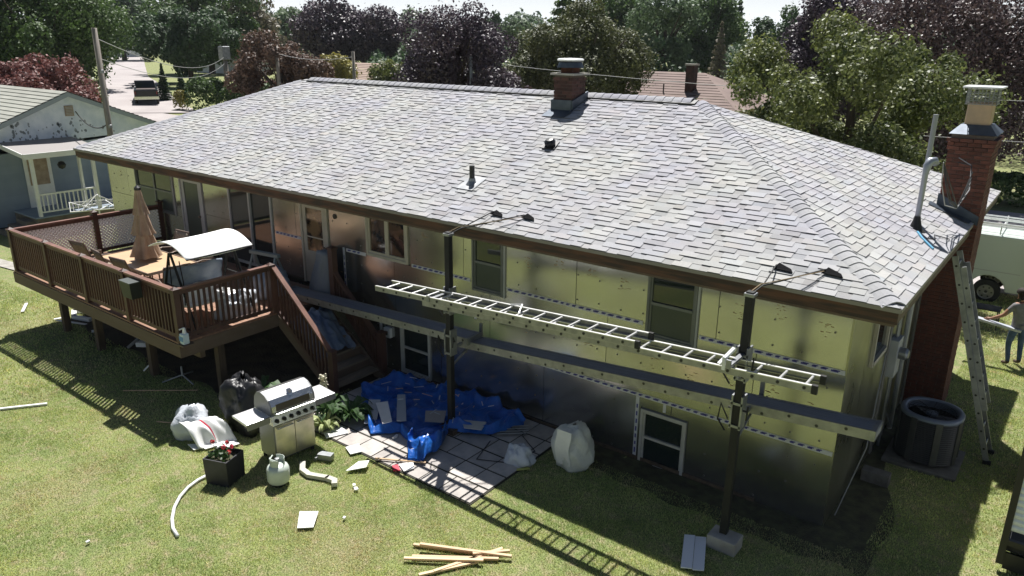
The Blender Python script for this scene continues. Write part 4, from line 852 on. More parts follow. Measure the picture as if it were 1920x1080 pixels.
for k in range(6): inst('knob', km, gr, (-.32+.128*k, -.295, .815), world=False, rot=(math.radians(103), 0, 0))
hp = [(.0-.24, .90), (-.275, .96), (-.265, 1.05), (-.20, 1.15), (-.10, 1.21), (.02, 1.23), (.14, 1.20), (.23, 1.10), (.255, .98), (.255, .90)]
b = MB()
n = len(hp); vs = [(-.37, y, z) for y, z in hp]+[(.37, y, z) for y, z in hp]; b.add(vs, [(i, i+1, n+i+1, n+i) for i in range(n-1)]); hood = b.build('hood', M['steel'], gr, smooth=False)
for s_ in (-1, 1):
    b = MB(); b.prism([(s_*.37, y, z) for y, z in hp], (s_*.025, 0, 0)); b.build('hood_end', M['grillgrey'], hood)
wv = [hp[1], hp[2]]; b = MB(); b.add([(-.30, -.281, .965), (.30, -.281, .965), (.30, -.262, 1.075), (-.30, -.262, 1.075)], [(0, 1, 2, 3)]); b.build('hood_window', M['glassdark'], hood)
MB().tube([(-.33, -.27, .925), (-.33, -.32, .93), (.33, -.32, .93), (.33, -.27, .925)], .015, 8).build('handle', M['steel'], hood)
b = MB(); b.lathe([(0, 0), (.055, 0), (.055, .01), (.045, .014), (0, .014)], n=6); tg = b.build('thermometer', M['chrome'], hood); tg.location = (0, -.175, 1.175); tg.rotation_euler = (math.radians(50), 0, 0); tg.scale = (1, 1.2, 1)
b = MB(); b.lathe([(0, 0), (.032, 0), (0, .001)], (0, 0, .0145), 16); b.build('dial', M['grillgrey'], hood).matrix_local = Matrix.Translation((0, -.175, 1.175)) @ Matrix.Rotation(math.radians(50), 4, 'X')
for s_ in (-1, 1):
    a, b_ = (-.80, -.41) if s_ < 0 else (.41, .80)
    sh_ = MB().box(a, b_, -.24, .22, .86, .90).build('side_shelf', mat('shelf_steel', (.80, .80, .80), .3, .5), gr, bevel=.008); MB().box(a+.005, b_-.005, -.262, -.2402, .80, .898).build('shelf_front', M['grillgrey'], sh_)
tk = thing('propane_tank', (-6.96, -4.10, 0), 'pale grey-white propane tank standing on the grass in front of the grill', 'propane tank', world=False); tk.scale = (1.12, 1.12, 1.0)
MB().lathe([(.10, 0), (.105, .03), (.10, .035)], n=24).build('foot_ring', M['blackmetal'], tk, smooth=True)
MB().lathe([(0, .03), (.09, .035), (.135, .06), (.152, .10), (.152, .27), (.135, .32), (.09, .35), (0, .36)], n=32).build('body', M['tank'], tk, smooth=True)
b = MB()
for (a0, a1) in ((.5, 2.6), (3.64, 5.8)): b.grid(lambda a, c_, p=a0, q=a1: (.10*math.cos(p+(q-p)*a), .10*math.sin(p+(q-p)*a), .34+.12*c_), 10, 1)
b.build('collar', M['tank'], tk, solid=.006); b = MB(); b.tube([(0, 0, .35), (0, 0, .43)], .022, 10); b.lathe([(0, .43), (.03, .43), (.03, .45), (0, .455)], n=12); b.build('valve', M['galv'], tk)
MB().tube([(-.10, 0, .46), (-.03, -.09, .465), (.07, -.07, .46)], .01, 6).build('handle', M['tank'], tk)
# planter with flowers
pl = thing('flower_planter', (-7.72, -4.53, 0), 'square black planter box with red geraniums on the grass', 'planter', world=False, rz=.35)
b = MB(); w0, w1, h = .20, .212, .44
for s_ in range(4):
    t = s_*math.pi/2; R_ = Matrix.Rotation(t, 3, 'Z'); b.add([R_@Vector(p) for p in ((-w0, -w0, 0), (w0, -w0, 0), (w1, -w1, h), (-w1, -w1, h), (w1-.02, -w1+.02, h), (-w1+.02, -w1+.02, h), (-w1+.03, -w1+.03, h-.1), (w1-.03, -w1+.03, h-.1))], [(0, 1, 2, 3), (3, 2, 4, 5), (5, 4, 7, 6)])
b.build('box', M['planter'], pl); MB().box(-.17, .17, -.17, .17, h-.1, h-.05).build('potting_soil', M['mulch'], pl)
def sprig(name, pts, m, parent, size, n, seed=1):
    rr = random.Random(seed); b = MB()
    for (x, y, z, rad) in pts:
        for k in range(n):
            d_ = Vector((rr.gauss(0, 1), rr.gauss(0, 1), rr.gauss(0, .7))).normalized(); c_ = Vector((x, y, z))+d_*rad*rr.uniform(.3, 1); a = Vector((rr.gauss(0, 1), rr.gauss(0, 1), rr.gauss(0, .6))).normalized(); q = a.cross(d_).normalized(); s_ = size*rr.uniform(.6, 1.2)
            b.add([c_-a*s_*.5, c_+q*s_*.35, c_+a*s_*.5, c_-q*s_*.35], [(0, 1, 2, 3)])
    return tag(b.build(name, m, parent), kind='stuff')
sprig('leaves', [(rng.uniform(-.14, .14), rng.uniform(-.14, .14), h+.03, .09) for k in range(9)], M['leafg'], pl, .06, 22)
for i, (x, y, z) in enumerate(((-.17, .0, h+.19), (.05, -.03, h+.15), (.14, .05, h+.14), (.0, .12, h+.14), (.16, -.06, h+.10))):
    st = MB().tube([(x*.6, y*.6, h-.05), (x, y, z)], .004, 5).build('flower_stem', M['leafg'], pl)
    b = MB(); rr = random.Random(i)
    for k in range(26):
        d_ = Vector((rr.gauss(0, 1), rr.gauss(0, 1), rr.gauss(0, 1))).normalized(); a = d_.orthogonal().normalized(); q = a.cross(d_); c_ = Vector((x, y, z))+d_*.032; b.add([c_-a*.016, c_+q*.016, c_+a*.016, c_-q*.016], [(0, 1, 2, 3)])
    b.build('flower_head', mat('flower_pink', (.70, .05, .10), .6) if i in (1, 2) else M['flower'], pl)

# ------------------------------------------------------------------ tarp, bags, debris
TN = [(-8.31, -1.19), (-7.54, -1.84), (-6.95, -2.20), (-6.55, -1.86), (-6.15, -2.05), (-5.86, -2.48), (-5.58, -2.30), (-5.70, -1.80), (-5.95, -1.35), (-5.65, -1.19), (-5.28, -.95), (-5.07, -.30)]
TF = [(-8.31, -1.10), (-8.37, -.78), (-8.20, -.42), (-7.9, -.28), (-7.55, -.20), (-7.2, -.14), (-6.93, -.10), (-6.6, -.10), (-6.3, -.10), (-5.87, -.11), (-5.4, -.2), (-5.07, -.26)]
def poly_at(P_, t):
    t = t*(len(P_)-1); i = min(int(t), len(P_)-2); q = t-i; return P_[i][0]+(P_[i+1][0]-P_[i][0])*q, P_[i][1]+(P_[i+1][1]-P_[i][1])*q
def tarpf(a, c_):
    (nx1, ny1), (fx1, fy1) = poly_at(TN, a), poly_at(TF, a); x = nx1+(fx1-nx1)*c_; y = ny1+(fy1-ny1)*c_
    e = min(a, 1-a, c_, (1-c_)); fold = .5-abs(noise.noise(Vector((x*2.1, y*2.1, 1)))); fold2 = .5-abs(noise.noise(Vector((x*5, y*5, 7)))); edge = math.exp(-(max(0, e-.04)/.07)**2)
    lobe = math.exp(-((x+5.85)/.30)**2-((y+1.95)/.42)**2); z = .03+.20*fold**2*2+.09*fold2*(.3+edge)+.11*edge*(.5+abs(noise.noise(Vector((x*3, y*3, 2))))*1.5)+.22*lobe*(.7+fold2)
    if c_ < .02: z *= .3
    return (x+.07*noise.noise(Vector((x*3, y*3, 3))), y+.07*noise.noise(Vector((x*3, y*3, 9))), z)
def poly_sheet(name, pts, z, m, label, cat, group=None, t=.012, zs=None):
    cx, cy = sum(p[0] for p in pts)/len(pts), sum(p[1] for p in pts)/len(pts); return tag(MB().prism([(p[0]-cx, p[1]-cy, (zs[i] if zs else 0)) for i, p in enumerate(pts)], (0, 0, t)).build(name, m, None, loc=(cx, cy, z)), label, cat, group)
tag(MB().grid(tarpf, 110, 70).build('blue_tarp', M['tarp'], None, smooth=True, solid=.004), 'crumpled bright blue tarp spread over the patio under the basement window', 'tarp')
def scrap(name, x, y, z, L_, w, rz, m, label, group=None, tilt=(0, 0), t=.012, ribs=0, cat='siding piece'):
    b = MB()
    if ribs:
        for k in range(ribs): ww = w/ribs; y0 = -w/2+k*ww; b.prism([(-L_/2, y0, 0), (-L_/2, y0+ww-.004, .012), (-L_/2, y0+ww-.004, .022), (-L_/2, y0, .010)], (L_, 0, 0))
    else:
        P_ = [(-L_/2, -w/2), (L_/2-rng.uniform(0, .3)*w, -w/2), (L_/2, w/2-rng.uniform(0, .5)*w), (L_/2-rng.uniform(0, .2)*w, w/2), (-L_/2+rng.uniform(0, .25)*w, w/2)]; b.prism([(p[0], p[1], 0) for p in P_], (0, 0, t))
    o = b.build(name, m, None, loc=(x, y, z)); o.rotation_euler = (tilt[0], tilt[1], rz); return tag(o, label, cat, group)
V, G_ = M['vinylscrap'], M['greyscrap']
GO = 'offcuts lying on the blue tarp'
poly_sheet('siding_offcut', [(-7.49, -1.59), (-7.37, -1.41), (-6.75, -1.90), (-6.82, -2.06)], .22, V, 'bright white siding offcut lying on the left part of the blue tarp', 'siding piece', GO)
poly_sheet('siding_offcut', [(-7.43, -1.11), (-7.32, -1.01), (-6.57, -1.73), (-6.70, -1.84)], .22, G_, 'long grey siding offcut on the blue tarp, just right of the bright white one', 'siding piece', GO)
poly_sheet('siding_offcut', [(-6.57, -1.25), (-6.28, -1.02), (-6.02, -1.37), (-6.30, -1.55)], .22, mat('tan_scrap', (.34, .31, .29), .6), 'brownish grey square offcut on the blue tarp left of the scaffold pole', 'siding piece', GO)
poly_sheet('siding_offcut', [(-5.87, -1.08), (-5.47, -.87), (-5.36, -1.14), (-5.64, -1.27)], .20, mat('pale_scrap', (.5, .5, .48), .5), 'pale siding offcut on the tarp just right of the scaffold pole', 'siding piece', GO)
poly_sheet('siding_offcut', [(-7.72, -1.55), (-7.55, -1.42), (-7.10, -1.95), (-7.25, -2.1)], .15, M['plastic'], 'dull transparent scrap on the outer left fold of the blue tarp', 'siding piece', GO, zs=[.05, .05, -.05, -.05])
rib = thing('ribbed_siding_piece', (-5.1, -.6, .05), 'ribbed pale siding piece at the right end of the blue tarp', 'siding piece')
for k in range(4):
    t0, t1 = k/4, (k+1)/4-.02; A_, B_, C2, D2 = Vector((-5.43, -.68, 0)), Vector((-5.0, -.28, 0)), Vector((-4.78, -.55, 0)), Vector((-5.19, -.92, 0))
    MB().add([A_.lerp(D2, t0)+Vector((0, 0, .05)), B_.lerp(C2, t0)+Vector((0, 0, .05)), B_.lerp(C2, t1)+Vector((0, 0, .085)), A_.lerp(D2, t1)+Vector((0, 0, .085))], [(0, 1, 2, 3)]).build('siding_course', mat('pale_scrap', (.5, .5, .48), .5), rib, solid=.008)
for k in range(26):
    x, y = rng.uniform(-7.9, -5.6), rng.uniform(-1.3, -.4)
    b = MB(); b.bar((0, 0, 0), (rng.uniform(.05, .22), rng.uniform(-.1, .1), rng.uniform(-.02, .03)), .014, .006); o = b.build('debris_sliver', rng.choice([V, V, G_, M['lumber']]), None, loc=(x, y, .30)); o.rotation_euler[2] = rng.uniform(0, 6)
    tag(o, 'thin pale debris sliver among the many scattered on the blue tarp', 'debris', 'slivers of debris on the blue tarp')
poly_sheet('siding_sheet', [(-7.63, -2.69), (-7.57, -2.33), (-7.30, -2.43), (-7.45, -2.78)], .035, V, 'bright white sheet at the left end of the sunlit patio edge', 'siding piece')
poly_sheet('siding_sheet', [(-6.96, -2.78), (-6.87, -2.56), (-6.64, -2.71), (-6.72, -2.88)], .035, V, 'white piece on the sunlit patio edge beside the grass', 'siding piece')
poly_sheet('siding_sheet', [(-6.38, -3.27), (-6.44, -2.95), (-6.26, -2.88), (-6.16, -3.04), (-6.33, -3.27)][:4], .04, V, 'white pointed sheet on the grass just below the patio edge', 'siding piece', zs=[0, 0, .05, .04])
poly_sheet('wrapper', [(-5.87, -2.61), (-5.73, -2.42), (-5.59, -2.54), (-5.65, -2.71)], .04, V, 'white scrap next to the red one on the sunlit patio edge', 'wrapper'); poly_sheet('red_wrapper', [(-5.93, -2.70), (-5.88, -2.62), (-5.72, -2.72), (-5.80, -2.80)], .035, M['red'], 'small red scrap on the sunlit patio edge', 'wrapper')
poly_sheet('siding_sheet', [(-5.77, -4.67), (-6.04, -4.42), (-5.83, -4.25), (-5.61, -4.52)], .04, V, 'white rectangular sheet alone on the grass left of the lumber pile', 'siding piece', zs=[0, .02, .02, 0])
for (x, y, s_, l) in ((-5.98, -3.45, .06, 'left of the two tiny white crumbs by the curved pipe'), (-5.88, -3.50, .08, 'right of the two tiny white crumbs by the curved pipe'), (-5.45, -4.1, .05, 'tiny white crumb on grass right of the white rectangle'), (-7.75, -6.6, .05, 'tiny white crumb on the grass at the bottom edge of the picture')): scrap('foam_crumb', x, y, .03, s_, s_*.7, rng.uniform(0, 3), V, l, t=.025, cat='debris')
scrap('foam_crumb', -6.55, -2.02, .03, .05, .12, .2, V, 'small white bottle-like crumb on the patio in front of the blue tarp', t=.04, cat='debris')
# wood stick across the patio edge
tag(MB().bar((-6.3, -2.72, .05), (-5.55, -2.32, .06), .03, .018).build('wood_strip', M['lumber']), 'thin wood strip crossing the sunlit patio edge by the tarp', 'wood strip')
# black electric cable on the patio
tag(MB().tube([(-5.2, -1.1, .035), (-5.0, -1.7, .035), (-4.6, -1.5, .035), (-4.4, -.9, .035), (-4.9, -.6, .035)], .008, 5).build('cable', M['black'], smooth=True), 'thin black cable looping on the shaded patio stones', 'cable')
# downspout elbow pieces
def rect_path(pts, w, h, m, name, **k):
    b = MB()
    for p, q in zip(pts, pts[1:]):
        p_, q_ = Vector(p), Vector(q); e = (q_-p_).normalized()*.02; b.bar(p_-e, q_+e, w, h)
    return b.build(name, m, None, **k)
o = rect_path([(-7.02, -3.60, .10), (-6.93, -3.68, .05), (-6.75, -3.70, .045), (-6.45, -3.58, .045), (-6.30, -3.56, .045), (-6.21, -3.64, .06)], .085, .06, mat('old_downspout', (.62, .60, .50), .5, nscale=7, namt=.3), 'downspout_elbow'); tag(o, 'short S-shaped cream downspout piece with two bends on the grass by the grill', 'downspout piece')
cc = thing('metal_corner_piece', (-6.95, -3.20, .02), 'small folded metal trim box lying on the grass right of the grill', 'metal piece', world=False, rz=.4)
MB().box(-.12, .12, -.06, .06, 0, .10).build('body', M['galv'], cc); MB().box(-.16, -.121, -.09, .0, .0, .05).build('flange', M['galv'], cc)
o = MB().tube([(-8.0, -4.70, .03), (-7.99, -4.84, .03), (-7.92, -5.05, .03), (-7.78, -5.26, .035), (-7.60, -5.45, .03), (-7.36, -5.62, .03), (-7.14, -5.73, .035), (-6.93, -5.78, .03)], .026, 6).build('siding_trim', V, smooth=True); tag(o, 'long curved white trim strip on the grass below the black planter', 'trim strip')
for (p, q, l) in (((-12.55, -5.15), (-13.3, -6.2), 'long straight white trim strip at the left edge of the lawn'), ((-13.0, -6.1), (-12.75, -5.92), 'short white trim offcut at the left edge of the lawn'), ):
    tag(MB().bar((*p, .03), (*q, .03), .05, .03).build('siding_trim', V), l, 'trim strip')
b = MB(); tag(MB().bar((-12.55, -5.15, .03), (-13.05, -6.3, .03), .05, .02).build('siding_trim', V), 'long white trim piece', 'trim strip') if False else None
# white pieces beyond the deck
wp = rect_path([(-17.0, -2.35, .05), (-17.35, -2.55, .05), (-16.9, -2.75, .05), (-16.4, -2.6, .05)], .11, .07, V, 'gutter_elbow'); tag(wp, 'white zigzag gutter elbow on the grass beyond the deck corner', 'gutter piece')
for (x, y, L_, rz, l) in ((-16.6, -2.95, .9, .35, 'longest white gutter strip on the grass left of the first deck post'), (-15.7, -2.3, .6, .5, 'white gutter strip on the grass right of the first deck post'), (-17.1, -3.0, .25, 1.3, 'stubby white gutter end lying by the long strip'), (-15.6, -2.9, .16, -.4, 'small white offcut on the grass between the first two deck posts'), (-18.6, -3.2, .7, -.5, 'thin white strip on the grass left of the deck corner')):
    scrap('gutter_piece', x, y, .04, L_, .07, rz, V, l, cat='gutter piece')
# dim pieces under the deck
tag(MB().bar((-14.0, -2.9, .05), (-14.2, -1.9, .45), .05, .04).build('tent_pole', M['alum']), 'slanted metal pole leaning in the shade under the deck', 'pole')
scrap('foam_block', -13.75, -2.6, .08, .35, .25, .6, V, 'pale block lying under the deck by the second post', t=.10, cat='block'); tag(MB().bar((-13.75, -2.35, .2), (-13.6, -2.4, .75), .06, .05).build('white_post', M['whiteplastic']), 'short upright white post under the deck', 'post')
tag(MB().bar((-12.55, -3.3, .05), (-12.35, -3.1, .32), .04, .03).build('white_strip', V), 'small bright white strip tilted up under the deck', 'strip')
for (p, q, l) in (((-12.0, -4.0), (-10.9, -3.1), 'thin stick on shaded grass under the deck, left one'), ((-10.3, -4.25), (-9.75, -3.95), 'thin stick on shaded grass beside the white bags')): tag(MB().bar((*p, .03), (*q, .03), .02, .015).build('stick', M['lumber']), l, 'stick')
st = thing('folding_stool', (-11.6, -3.0, 0), 'dark upturned metal stand in the shade under the deck', 'metal stand', world=False)
for a in (0, 2.1, 4.2): MB().tube([(0, 0, .12), (.38*math.cos(a), .38*math.sin(a), .02)], .014, 6).build('leg', M['greyvinyl'], st)
MB().tube([(0, 0, .1), (0, 0, .30)], .02, 8).build('column', M['greyvinyl'], st)
# bags
wb = blob('debris_bag', (-9.45, -4.05, -.01), .34, .32, .36, M['plastic'], 'pale bluish plastic bag beside the white sheets at the shadow edge', 'bag', 11, .35, 2.6)
fb = thing('printed_sheeting', (-9.0, -4.0, .02), 'white printed sheeting with a red stripe sliding off the pale bag onto the grass', 'sheeting')
FA, FB_, FC, FD = [Vector(p) for p in ((-9.36, -4.33, .36), (-9.05, -3.85, .38), (-8.62, -3.72, .04), (-8.85, -4.32, .04))]
def shf(u_, v_): p = FA.lerp(FB_, u_).lerp(FD.lerp(FC, u_), v_); w = noise.noise(Vector((u_*5, v_*2.5, 1))); return p+Vector((0, 0, .05*w+.10*math.sin(v_*math.pi)+.02*math.sin(u_*22)*v_))+Vector((.05*math.sin(u_*17), -.05*math.sin(u_*13), 0))*v_**3
MB().grid(shf, 34, 26).build('sheet', V, fb, smooth=True, solid=.006)
MB().grid(lambda u_, v_: shf(.50+.05*u_, .1+.8*v_)+Vector((0, 0, .012)), 1, 22).build('red_stripe', M['red'], fb)
for k in range(4): MB().prism([(-8.62-.12*k, -3.78-.15*k, .03), (-8.45-.12*k, -3.80-.15*k, .03), (-8.50-.12*k, -4.0-.13*k, .03), (-8.72-.12*k, -3.98-.13*k, .05)], (0, 0, .012)).build('loose_sheet', V, fb)
blob('black_bag', (-8.95, -3.30, -.01), .45, .42, .62, M['bagblack'], 'black plastic cover crumpled in a heap left of the gas grill', 'bag', 21, .42, 2.8, nu=48, nv=28)
b2 = thing('waste_bag', (-3.72, -.78, 0), 'tall white plastic waste bag stuffed with siding scraps against the wall', 'bag', world=False)
blob('bag_body', (0, 0, -.01), .35, .33, .47, mat('bag_translucent', (.62, .63, .58), .35, bump=.9, bscale=14), None, None, 31, .22, 3.2, parent=b2, nu=44, nv=26)
b = MB(); b.grid(lambda u_, v_: (-.13+.26*u_+.01*math.sin(v_*9), -.30-.05*math.sin(v_*3.1), .12+.60*v_), 4, 8); b.build('siding_scrap', V, b2, solid=.02)
blob('clear_bag', (-4.42, -1.30, -.005), .24, .20, .22, M['plastic'], 'small crumpled clear plastic bag with a yellow scrap on the patio corner', 'bag', 41, .45, 3)
scrap('yellow_scrap', -4.22, -1.48, .04, .22, .05, .9, mat('yellow', (.45, .45, .12), .5), 'yellow edged scrap under the small clear bag', cat='wrapper')
# lumber pile and two-tone siding
for i, (x, y, L_, rz, z, ti, l) in enumerate(((-3.62, -3.78, 1.15, .62, .03, .0, 'lowest long board of the lumber scraps on the grass'), (-3.58, -3.62, 1.25, .50, .07, .03, 'top long board of the lumber scraps, reaching farthest right'), (-3.70, -3.92, 1.05, .60, .05, -.02, 'front thick board of the lumber scraps'),
        (-3.45, -3.70, 1.0, 1.15, .03, .0, 'lumber scrap lying crosswise under the others'), (-3.85, -3.72, .9, .45, .02, .0, 'lumber scrap at the left side of the heap'), (-3.55, -3.98, .8, 1.0, .02, 0, 'short lumber scrap sticking out at the bottom of the heap'), (-3.30, -3.42, .5, .85, .05, .05, 'short thin lumber scrap at the top of the heap'))):
    o = MB().box(-L_/2, L_/2, -.022, .022, 0, .03).build('lumber_scrap', M['lumber'], None, loc=(x, y, z), bevel=.003); o.rotation_euler = (0, ti, rz); tag(o, l, 'board')
tg = thing('double_course_siding', (-1.18, -1.72, .03), 'two-course white siding panel lying by the concrete block at the bottom', 'siding panel', world=False, rz=math.radians(-68.5))
for k in (0, 1): MB().prism([(-.36, -.15+k*.15, .0), (-.36, -.15+k*.15+.146, .018), (-.36, -.15+k*.15+.146, .03), (-.36, -.15+k*.15, .014)], (.72, 0, 0)).build('siding_course', mat('siding_bluewhite', (.80, .83, .87), .4), tg)
# plants around the steps (hostas)
def hosta(x, y, m, label, sz, seed, flowers=0):
    rr = random.Random(seed); t = thing('hosta', (x, y, 0), label, 'plant', 'leafy plants below the deck stairs', world=False); b = MB()
    for k in range(44):
        a = rr.uniform(0, 6.28); L_ = sz*rr.uniform(.5, 1); w = L_*.32; hh = L_*rr.uniform(.5, 1.0); dx, dy = math.cos(a), math.sin(a); sx, sy = -dy, dx; vs = []
        for (q, wd, z) in ((.1, .08, .3), (.4, .8, .85), (.7, 1, 1.0), (.9, .6, .85), (1.05, .0, .6)):
            for e in (-1, 0, 1): vs.append((dx*L_*q+sx*w*wd*e*.5, dy*L_*q+sy*w*wd*e*.5, hh*z+(.02 if e else -.0)))
        b.add(vs, [(i*3+j, i*3+j+1, i*3+j+4, i*3+j+3) for i in range(4) for j in (0, 1)])
    tag(b.build('leaves', m, t), kind='stuff')
    for k in range(flowers):
        fx_, fy_ = rr.uniform(-.15, .15), rr.uniform(-.15, .15); MB().tube([(0, 0, 0), (fx_, fy_, .75)], .006, 5).build('flower_stem', M['leafg'], t); sprig('flower_spike', [(fx_, fy_, .60+.06*j, .04) for j in range(5)], M['flowerw'], t, .05, 9, seed+k)
for i, a in enumerate([(-8.95, -2.45, M['leafg'], 'large dark green leafy plant behind the grill hood', .50, 1), (-8.55, -2.85, M['leafv'], 'variegated yellow-green plant left of the grill hood', .36, 2), (-8.05, -2.25, M['leafg'], 'green plant with pale flower spikes right behind the grill', .45, 3, 4), (-7.75, -2.55, M['leafv'], 'small variegated plant at the right grill shelf', .34, 4), (-7.65, -2.05, M['leafg'], 'dark leafy plant between the steps and the patio', .42, 5), (-9.5, -2.6, M['leafg'], 'dark leafy plant deepest in the shade under the deck corner', .45, 6)]): hosta(*a)

# ------------------------------------------------------------------ worker, van, table at the side
def person():
    t = thing('person', (1.46, 9.25, H(1.4, 9.25)), 'worker seen from behind in grey t-shirt and blue jeans carrying a metal channel', 'person', world=False, rz=math.radians(38))
    J = dict(pel=(0, 0, .93), sp=(0, .01, 1.12), ch=(0, .03, 1.32), nk=(0, .06, 1.47), hd0=(0, .10, 1.55), hd=(0, .13, 1.64), top=(0, .13, 1.72),
      lh=(-.10, 0, .90), lk=(-.12, .06, .50), la=(-.13, -.06, .09), lt=(-.14, .12, .04), rh=(.10, 0, .90), rk=(.13, .02, .50), ra=(.15, -.02, .09), rt=(.17, .17, .04),
      ls=(-.19, .03, 1.40), le=(-.33, .10, 1.16), lw=(-.50, .26, 1.02), lp=(-.55, .31, 1.0), rs=(.19, .03, 1.40), re=(.30, .06, 1.13), rw=(.24, .26, .98), rp=(.21, .31, .97))
    R_ = dict(pel=.15, sp=.135, ch=.16, nk=.062, hd0=.075, hd=.10, top=.075, lh=.10, lk=.062, la=.045, lt=.035, rh=.10, rk=.062, ra=.045, rt=.035, ls=.075, le=.047, lw=.031, lp=.034, rs=.075, re=.047, rw=.031, rp=.034)
    E = [('pel', 'sp'), ('sp', 'ch'), ('ch', 'nk'), ('nk', 'hd0'), ('hd0', 'hd'), ('hd', 'top'), ('pel', 'lh'), ('lh', 'lk'), ('lk', 'la'), ('la', 'lt'), ('pel', 'rh'), ('rh', 'rk'), ('rk', 'ra'), ('ra', 'rt'), ('ch', 'ls'), ('ls', 'le'), ('le', 'lw'), ('lw', 'lp'), ('ch', 'rs'), ('rs', 're'), ('re', 'rw'), ('rw', 'rp')]
    for s_, w in (('l', -1), ('r', 1)):
        p = Vector(J[s_+'p']); a = (p-Vector(J[s_+'w'])).normalized()
        for i in range(4):
            off = Vector((0, 0, .022-.015*i)); k1, k2 = s_+'f%d' % i, s_+'g%d' % i; J[k1] = tuple(p+a*.045+off); J[k2] = tuple(p+a*.075+off+Vector((.01, 0, -.025))); R_[k1] = .0095; R_[k2] = .0085; E += [(s_+'p', k1), (k1, k2)]
        J[s_+'t1'] = tuple(p+Vector((0, -.005, .035))); J[s_+'t2'] = tuple(p+a*.035+Vector((0, -.01, .05))); R_[s_+'t1'] = .012; R_[s_+'t2'] = .01; E += [(s_+'p', s_+'t1'), (s_+'t1', s_+'t2')]
    ks = list(J); me = bpy.data.meshes.new('body'); me.from_pydata([J[k] for k in ks], [(ks.index(a), ks.index(b)) for a, b in E], []); o = bpy.data.objects.new('body', me); COL.objects.link(o)
    md = o.modifiers.new('skin', 'SKIN'); md.use_smooth_shade = True; sv = me.skin_vertices[0].data
    for i, k in enumerate(ks):
        rr = R_[k]; sv[i].radius = (rr*(1.12 if k in ('ch', 'sp', 'pel') else 1), rr*(.8 if k in ('ch', 'sp', 'pel') else 1)); sv[i].use_root = (k == 'pel')
    ss = o.modifiers.new('sub', 'SUBSURF'); ss.levels = ss.render_levels = 2
    bpy.context.view_layer.update(); dg = bpy.context.evaluated_depsgraph_get(); ne = bpy.data.meshes.new_from_object(o.evaluated_get(dg)); bpy.data.objects.remove(o)
    ne.name = 'body'; ne.materials.clear()
    for m in ('skin', 'shirt', 'jeans', 'boots', 'hair'): ne.materials.append(M[m])
    for f_ in ne.polygons:
        c_ = f_.center; mi = 0
        if c_.z < .14: mi = 3
        elif c_.z < .93 and abs(c_.x) < .28 and c_.y < .2: mi = 2
        elif .93 <= c_.z < 1.47 and abs(c_.x) < .30: mi = 1
        elif c_.z > 1.64 or (c_.z > 1.54 and c_.y < .12): mi = 4
        f_.material_index = mi; f_.use_smooth = True
    o = bpy.data.objects.new('body', ne); COL.objects.link(o); o.parent = t
    MB().lathe([(.118, 0), (.118, .02), (.11, .07), (.07, .11), (0, .12)], (0, .13, 1.66), 20).build('hair', M['hair'], t, smooth=True)
    # shirt hem
    MB().lathe([(.172, .0), (.168, .06), (.165, .10)], (0, .0, .90), 28, rfn=lambda th, z: 1-.18*abs(math.sin(th))).build('shirt_hem', M['shirt'], t, smooth=True)
    return t
person()
chn = MB(); p0, p1 = Vector((.42, 8.0, .62)), Vector((1.35, 9.5, .75))
tag(MB().bar((.28, 9.15, .72), (1.52, 9.10, .58), .15, .05).build('metal_channel', mat('channel', (.55, .57, .62), .4, .3)), 'long pale metal channel carried level by the worker', 'metal channel')
van = thing('work_van', (2.2, 16.6, H(2, 16.6)), 'white work van with ladder rack and open side door parked on the driveway', 'van', world=False)
# van side faces -y; rear at -x
prof = [(-3.15, .45), (-3.2, .9), (-3.12, 1.95), (-2.95, 2.08), (1.0, 2.08), (1.35, 2.0), (1.85, 1.25), (2.55, 1.08), (2.75, .85), (2.75, .45)]
def arch(cx, r_): return [(cx-r_*math.cos(t), .40+r_*math.sin(t)) for t in [math.pi*k/10 for k in range(11)]]
side = prof[::-1]; low = [(-3.15, .45)]+[(p[0], max(p[1], .42)) for p in arch(-1.95, .46)]+[(p[0], max(p[1], .42)) for p in arch(1.75, .46)]+[(2.75, .45)]
poly = [(x, z) for x, z in prof]+[(x, z) for x, z in low[::-1][1:-1]]
b = MB(); b.prism([(x, -.98, z) for x, z in poly], (0, 1.96, 0)); b.build('body', M['van'], van, bevel=.04)
for x in (-1.95, 1.75):
    for y in (-.90, .90):
        t = MB().lathe([(0, -.11), (.24, -.11), (.36, -.10), (.37, 0), (.36, .10), (.24, .11), (0, .11)], n=28).build('wheel', M['tyre'], van); t.rotation_euler = (math.pi/2, 0, 0); t.location = (x, y*1.0, .37)
        b = MB(); b.lathe([(0, .10), (.08, .12), (.10, .118), (.20, .115), (.22, .125)], n=20); b.build('rim', M['hub'], t)
        for k in range(6): a = k*math.pi/3; b = MB().lathe([(0, .117), (.025, .124), (0, .125)], (.15*math.cos(a), .15*math.sin(a), 0), 8).build('rim_hole', M['black'], t)
MB().box(-.98, -.98+.0, 0, 0, 0, 0) if False else None
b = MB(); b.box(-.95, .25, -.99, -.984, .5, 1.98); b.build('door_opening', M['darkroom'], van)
dr = MB(); dr.prism([(-.95, -1.0, .48), (-.95, -1.0, 1.3), (-.90, -1.0, 1.96), (-.88, -1.0, 1.96), (-.88, -1.04, 1.96)][:3]+[(-.93, -1.0, 1.96)], (.0, 0, 0)) if False else None
sdn = MB(); sdn.box(0, .62, -.03, .03, .45, 1.98); sd_ = sdn.build('side_door', M['van'], van, bevel=.02); sd_.location = (-.95, -1.0, 0); sd_.rotation_euler[2] = math.radians(-62)
MB().box(.08, .54, -.036, -.031, 1.25, 1.85).build('pane', M['vanglass'], sd_)
b = MB(); b.box(.35, 1.25, -.986, -.981, 1.28, 1.85); b.build('pane', M['vanglass'], van); MB().box(-3.0, -1.2, -.987, -.982, 1.0, 1.02).build('body_line', M['greyvinyl'], van)
